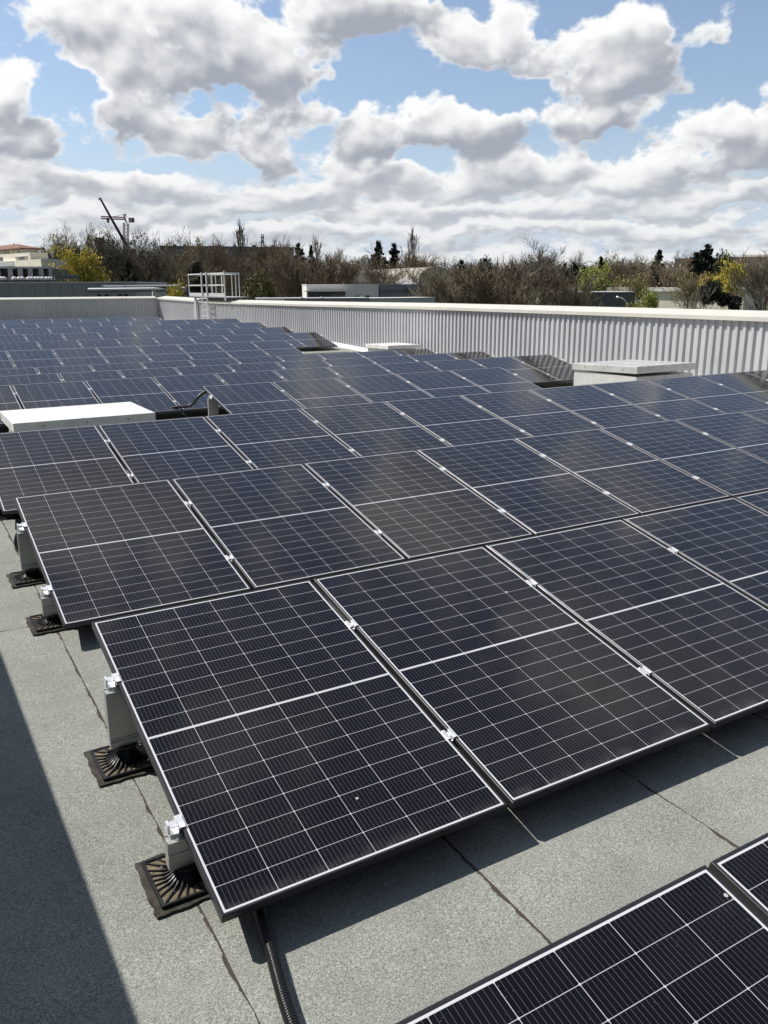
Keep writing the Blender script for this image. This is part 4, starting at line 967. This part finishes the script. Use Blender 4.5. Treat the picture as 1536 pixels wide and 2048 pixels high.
TREES = [
    ('evergreen_tree', 'round', 83, 500, 46, 190, 'rounded dark evergreen just right of the red roofed house'),
    ('evergreen_tree', 'round', 24, 493, 50, 230, 'dark low crown peeping over the red roof at far left'),
    ('bare_tree', 'dark', 116, 470, 64, 210, 'tall dark leafless tree, taller of the pair left of the olive trees'),
    ('bare_tree', 'dark', 146, 468, 58, 215, 'dark leafless tree with fine twigs above the yellow tree'),
    ('evergreen_bush', 'round', 100, 515, 30, 160, 'small dark round bush beside the cream house'),
    ('yellow_tree', 'yellow', 157, 504, 98, 118, 'bright yellow tree in flower behind the grey warehouse'),
    ('olive_tree', 'olive', 186, 476, 78, 170, 'olive green thin crown behind the yellow tree'),
    ('ivy_tree', 'ivy', 228, 476, 112, 135, 'large dark ivy hung bare tree below the cranes'),
    ('bare_tree', 'airy', 245, 466, 60, 250, 'thin see through bare crown right under the tower crane'),
    ('small_conifer', 'spruce', 257, 515, 34, 125, 'small dark conifer below the ivy tree'),
    ('bare_tree', 'dark', 296, 479, 118, 125, 'broad dark bare tree with thick forked trunks right of the cranes'),
    ('bare_tree', 'bareA', 345, 496, 92, 150, 'brown bare tree above the pipe bridge end'),
    ('olive_tree', 'flecked', 386, 477, 66, 200, 'bare tree with yellow green top on the horizon'),
    ('evergreen_tree', 'round', 392, 520, 42, 150, 'dark evergreen clump in the gap left of the guard rails'),
    ('bare_tree', 'bareB', 432, 490, 84, 160, 'brown bare tree directly behind the guard rails'),
    ('poplar_tree', 'poplar', 491, 446, 30, 195, 'tallest slim grey poplar rising over the wood'),
    ('bare_tree', 'bareA', 474, 500, 74, 150, 'brown bare tree at the foot of the tallest poplar'),
    ('bare_tree', 'bareB', 533, 486, 84, 165, 'brown bare tree under the radio mast'),
    ('ivy_tree', 'roundolive', 514, 532, 66, 120, 'squat brown green bushy tree right of the guard rails'),
    ('poplar_tree', 'poplar', 553, 480, 13, 230, 'thin distant poplar next to the radio mast'),
    ('poplar_tree', 'poplar', 573, 480, 16, 225, 'thin distant poplar left of the pair of firs'),
    ('fir_tree', 'spruceB', 597, 484, 34, 185, 'dark fir, broader of the pair left of centre'),
    ('fir_tree', 'spruce', 622, 488, 20, 190, 'dark narrow fir, slimmer of the pair left of centre'),
    ('poplar_tree', 'poplar', 634, 473, 20, 215, 'slim poplar just right of the pair of firs'),
    ('bare_tree', 'bushB', 626, 510, 96, 130, 'wide brown bare bush tree below the pair of firs'),
    ('bare_tree', 'bareA', 575, 505, 70, 150, 'brown bare tree left of the low white building'),
    ('bare_tree', 'airy', 686, 497, 56, 210, 'pale see through bare crown left of the middle firs'),
    ('bare_tree', 'bareB', 700, 516, 104, 128, 'brown bare tree over the low white building'),
    ('fir_tree', 'spruce', 757, 480, 36, 180, 'dark pointed fir, left of the two in the middle of the skyline'),
    ('fir_tree', 'spruceB', 788, 483, 32, 180, 'dark ragged fir, right of the two in the middle of the skyline'),
    ('poplar_tree', 'poplar', 818, 458, 24, 190, 'slim twin stemmed poplar right of the middle firs'),
    ('bare_tree', 'bareA', 765, 515, 84, 125, 'brown bare tree in front of the middle firs'),
    ('evergreen_tree', 'roundolive', 728, 505, 60, 200, 'dull olive crown on the skyline behind the house chimney'),
    ('bare_tree', 'bareB', 845, 508, 96, 160, 'brown bare tree below the twin stemmed poplar'),
    ('bare_tree', 'airy', 888, 511, 46, 190, 'small pale bare tree left of the lone pine'),
    ('pine_tree', 'pine', 923, 515, 26, 175, 'lone small umbrella pine against the sky'),
    ('pine_tree', 'round', 972, 513, 46, 190, 'dark flat topped evergreen right of the lone pine'),
    ('bare_bush', 'bush', 930, 543, 150, 88, 'large brown bare bush, left one of the big thicket above the wall'),
    ('bare_tree', 'bareC', 1050, 494, 116, 165, 'rounded bare crown standing above the big brown thicket'),
    ('bare_bush', 'bushB', 1035, 530, 165, 86, 'largest brown bare bush in the middle of the thicket above the wall'),
    ('bare_bush', 'bush', 1120, 552, 100, 88, 'right hand brown bare bush of the thicket beside the slate building'),
    ('evergreen_tree', 'round', 1094, 514, 36, 180, 'dark evergreen right behind the rounded bare crown'),
    ('cypress_tree', 'column', 1130, 527, 22, 170, 'dark columnar cypress, left of the cypress group'),
    ('cypress_tree', 'column', 1150, 522, 24, 170, 'dark columnar cypress, tallest in the cypress group'),
    ('cypress_tree', 'column', 1168, 532, 20, 170, 'dark columnar cypress, right and lowest of the cypress group'),
    ('bare_tree', 'airy', 1166, 503, 52, 205, 'see through bare crown above the cypress group'),
    ('fir_tree', 'spruce', 1203, 511, 26, 195, 'small dark fir above the yellow green willow'),
    ('willow_tree', 'ygreen', 1200, 536, 78, 122, 'yellow green willow coming into leaf right of the thicket'),
    ('bare_tree', 'bareB', 1262, 514, 90, 165, 'brown bare tree behind the slate grey building'),
    ('bare_tree', 'dark', 1232, 520, 60, 200, 'dim bare tree between the small fir and the slate building'),
    ('bare_tree', 'flecked', 1292, 545, 78, 118, 'bare tree flecked with yellow right of the slate building'),
    ('fir_tree', 'spruce', 1319, 498, 32, 190, 'solitary dark fir right of the slate building on the skyline'),
    ('bare_tree', 'airy', 1353, 500, 44, 220, 'pale bare crown between the solitary fir and the tall firs'),
    ('bare_tree', 'bareA', 1340, 522, 80, 170, 'brown bare tree under the solitary fir'),
    ('bare_tree', 'flecked', 1368, 548, 74, 120, 'bare yellowish tree in front of the tall dark firs'),
    ('fir_tree', 'spruceB', 1393, 502, 44, 175, 'left dark fir of the tall group of three at right'),
    ('fir_tree', 'spruceB', 1415, 486, 46, 178, 'tallest dark fir of the group of three at right'),
    ('evergreen_tree', 'round', 1447, 502, 52, 176, 'right rounded dark evergreen of the group of three at right'),
    ('yellow_tree', 'yellow', 1476, 530, 62, 125, 'yellow flowering tree near the right edge'),
    ('bare_tree', 'bareC', 1518, 520, 92, 118, 'tall grey brown bare tree at the right edge'),
    ('bare_tree', 'bareA', 1495, 512, 80, 190, 'hazy bare crown behind the yellow tree at right'),
    ('yellow_shrub', 'ygreen', 1306, 588, 46, 95, 'low yellow green shrub just above the coping at right', ),
    ('forsythia_shrub', 'yellow', 344, 577, 46, 72, 'small golden shrub behind the far corner of the roof'),
    ('bare_tree', 'bareA', 1440, 545, 70, 150, 'brown bare tree behind the mistletoe tree'),
]
for t in TREES:
    nm, key, px, top, wd, dist, lab = t[:7]
    tree(nm, key, px, top, wd, dist, lab, cat='shrub' if 'shrub' in nm or 'bush' in nm else 'tree')
# mistletoe tree: bare tree with dark round clumps
t = tree('mistletoe_tree', 'airy', 1418, 562, 70, 100, 'bare tree hung with dark round mistletoe clumps above the wall')
def clump(cpx, cpy, rad, dist=100):
    p = np.array(at(cpx, cpy, dist)); n = 900; v = rng.normal(size=(n, 3)); v /= np.linalg.norm(v, axis=1, keepdims=True); q = p + v * rad * rng.uniform(.3, 1.05, (n, 1))
    o = link('mistletoe', leaf_mesh('mistletoe', q, .10, M_ever, 1.5)); tag(o, None, None); return o
for i, (cpx, cpy, rad, lab) in enumerate(((1426, 577, .95, 'largest dark mistletoe ball, high on the right edge of its tree'), (1423, 590, 1.0, 'lower dark mistletoe ball under the largest one'), (1409, 582, .5, 'small mistletoe ball left of the largest one'), (1447, 599, .75, 'separate dark mistletoe ball right of the tree'), (1469, 606, .8, 'dark low mistletoe clump nearest the coping at right'), (1413, 597, .6, 'mistletoe clump at the lower left of the tree'))):
    tag(clump(cpx, cpy, rad), lab, 'mistletoe', 'mistletoe clumps')
# far wood closing the horizon: reads as one mass
segs = []
for i in range(110):
    px = -60 + i * 15.3 + rng.uniform(-9, 9); dist = rng.uniform(240, 330); tp = at(px, rng.uniform(520, 534) if px > 640 else (rng.uniform(508, 520) if px > 330 else rng.uniform(497, 510)), dist); h = tp.z - G; w_ = rng.uniform(14, 20)
    b_, s_, _ = bare_skeleton(100 + i % 5, limbs=8, sub=(5, 5, 2)) if i < 5 else FW_[i % 5]
    if i == 0: FW_ = []
    if i < 5: FW_.append((b_, s_, None))
    for A, thick in ((b_, 1.0), (s_, 1.0)):
        B = A.copy(); an = rng.uniform(0, 6.28); c_, s1 = math.cos(an), math.sin(an)
        for k in (0, 3):
            x, y = B[:, k].copy(), B[:, k + 1].copy(); B[:, k] = (x * c_ - y * s1) * w_ + tp.x; B[:, k + 1] = (x * s1 + y * c_) * w_ + tp.y; B[:, k + 2] = B[:, k + 2] * h + G
        B[:, 6:] = np.maximum(B[:, 6:] * h, .055); segs.append(B)
tag(link('far_wood', seg_mesh('far_wood', np.concatenate(segs), M_twigwood)), 'continuous dark bare wood along the horizon', 'wood', kind='stuff')
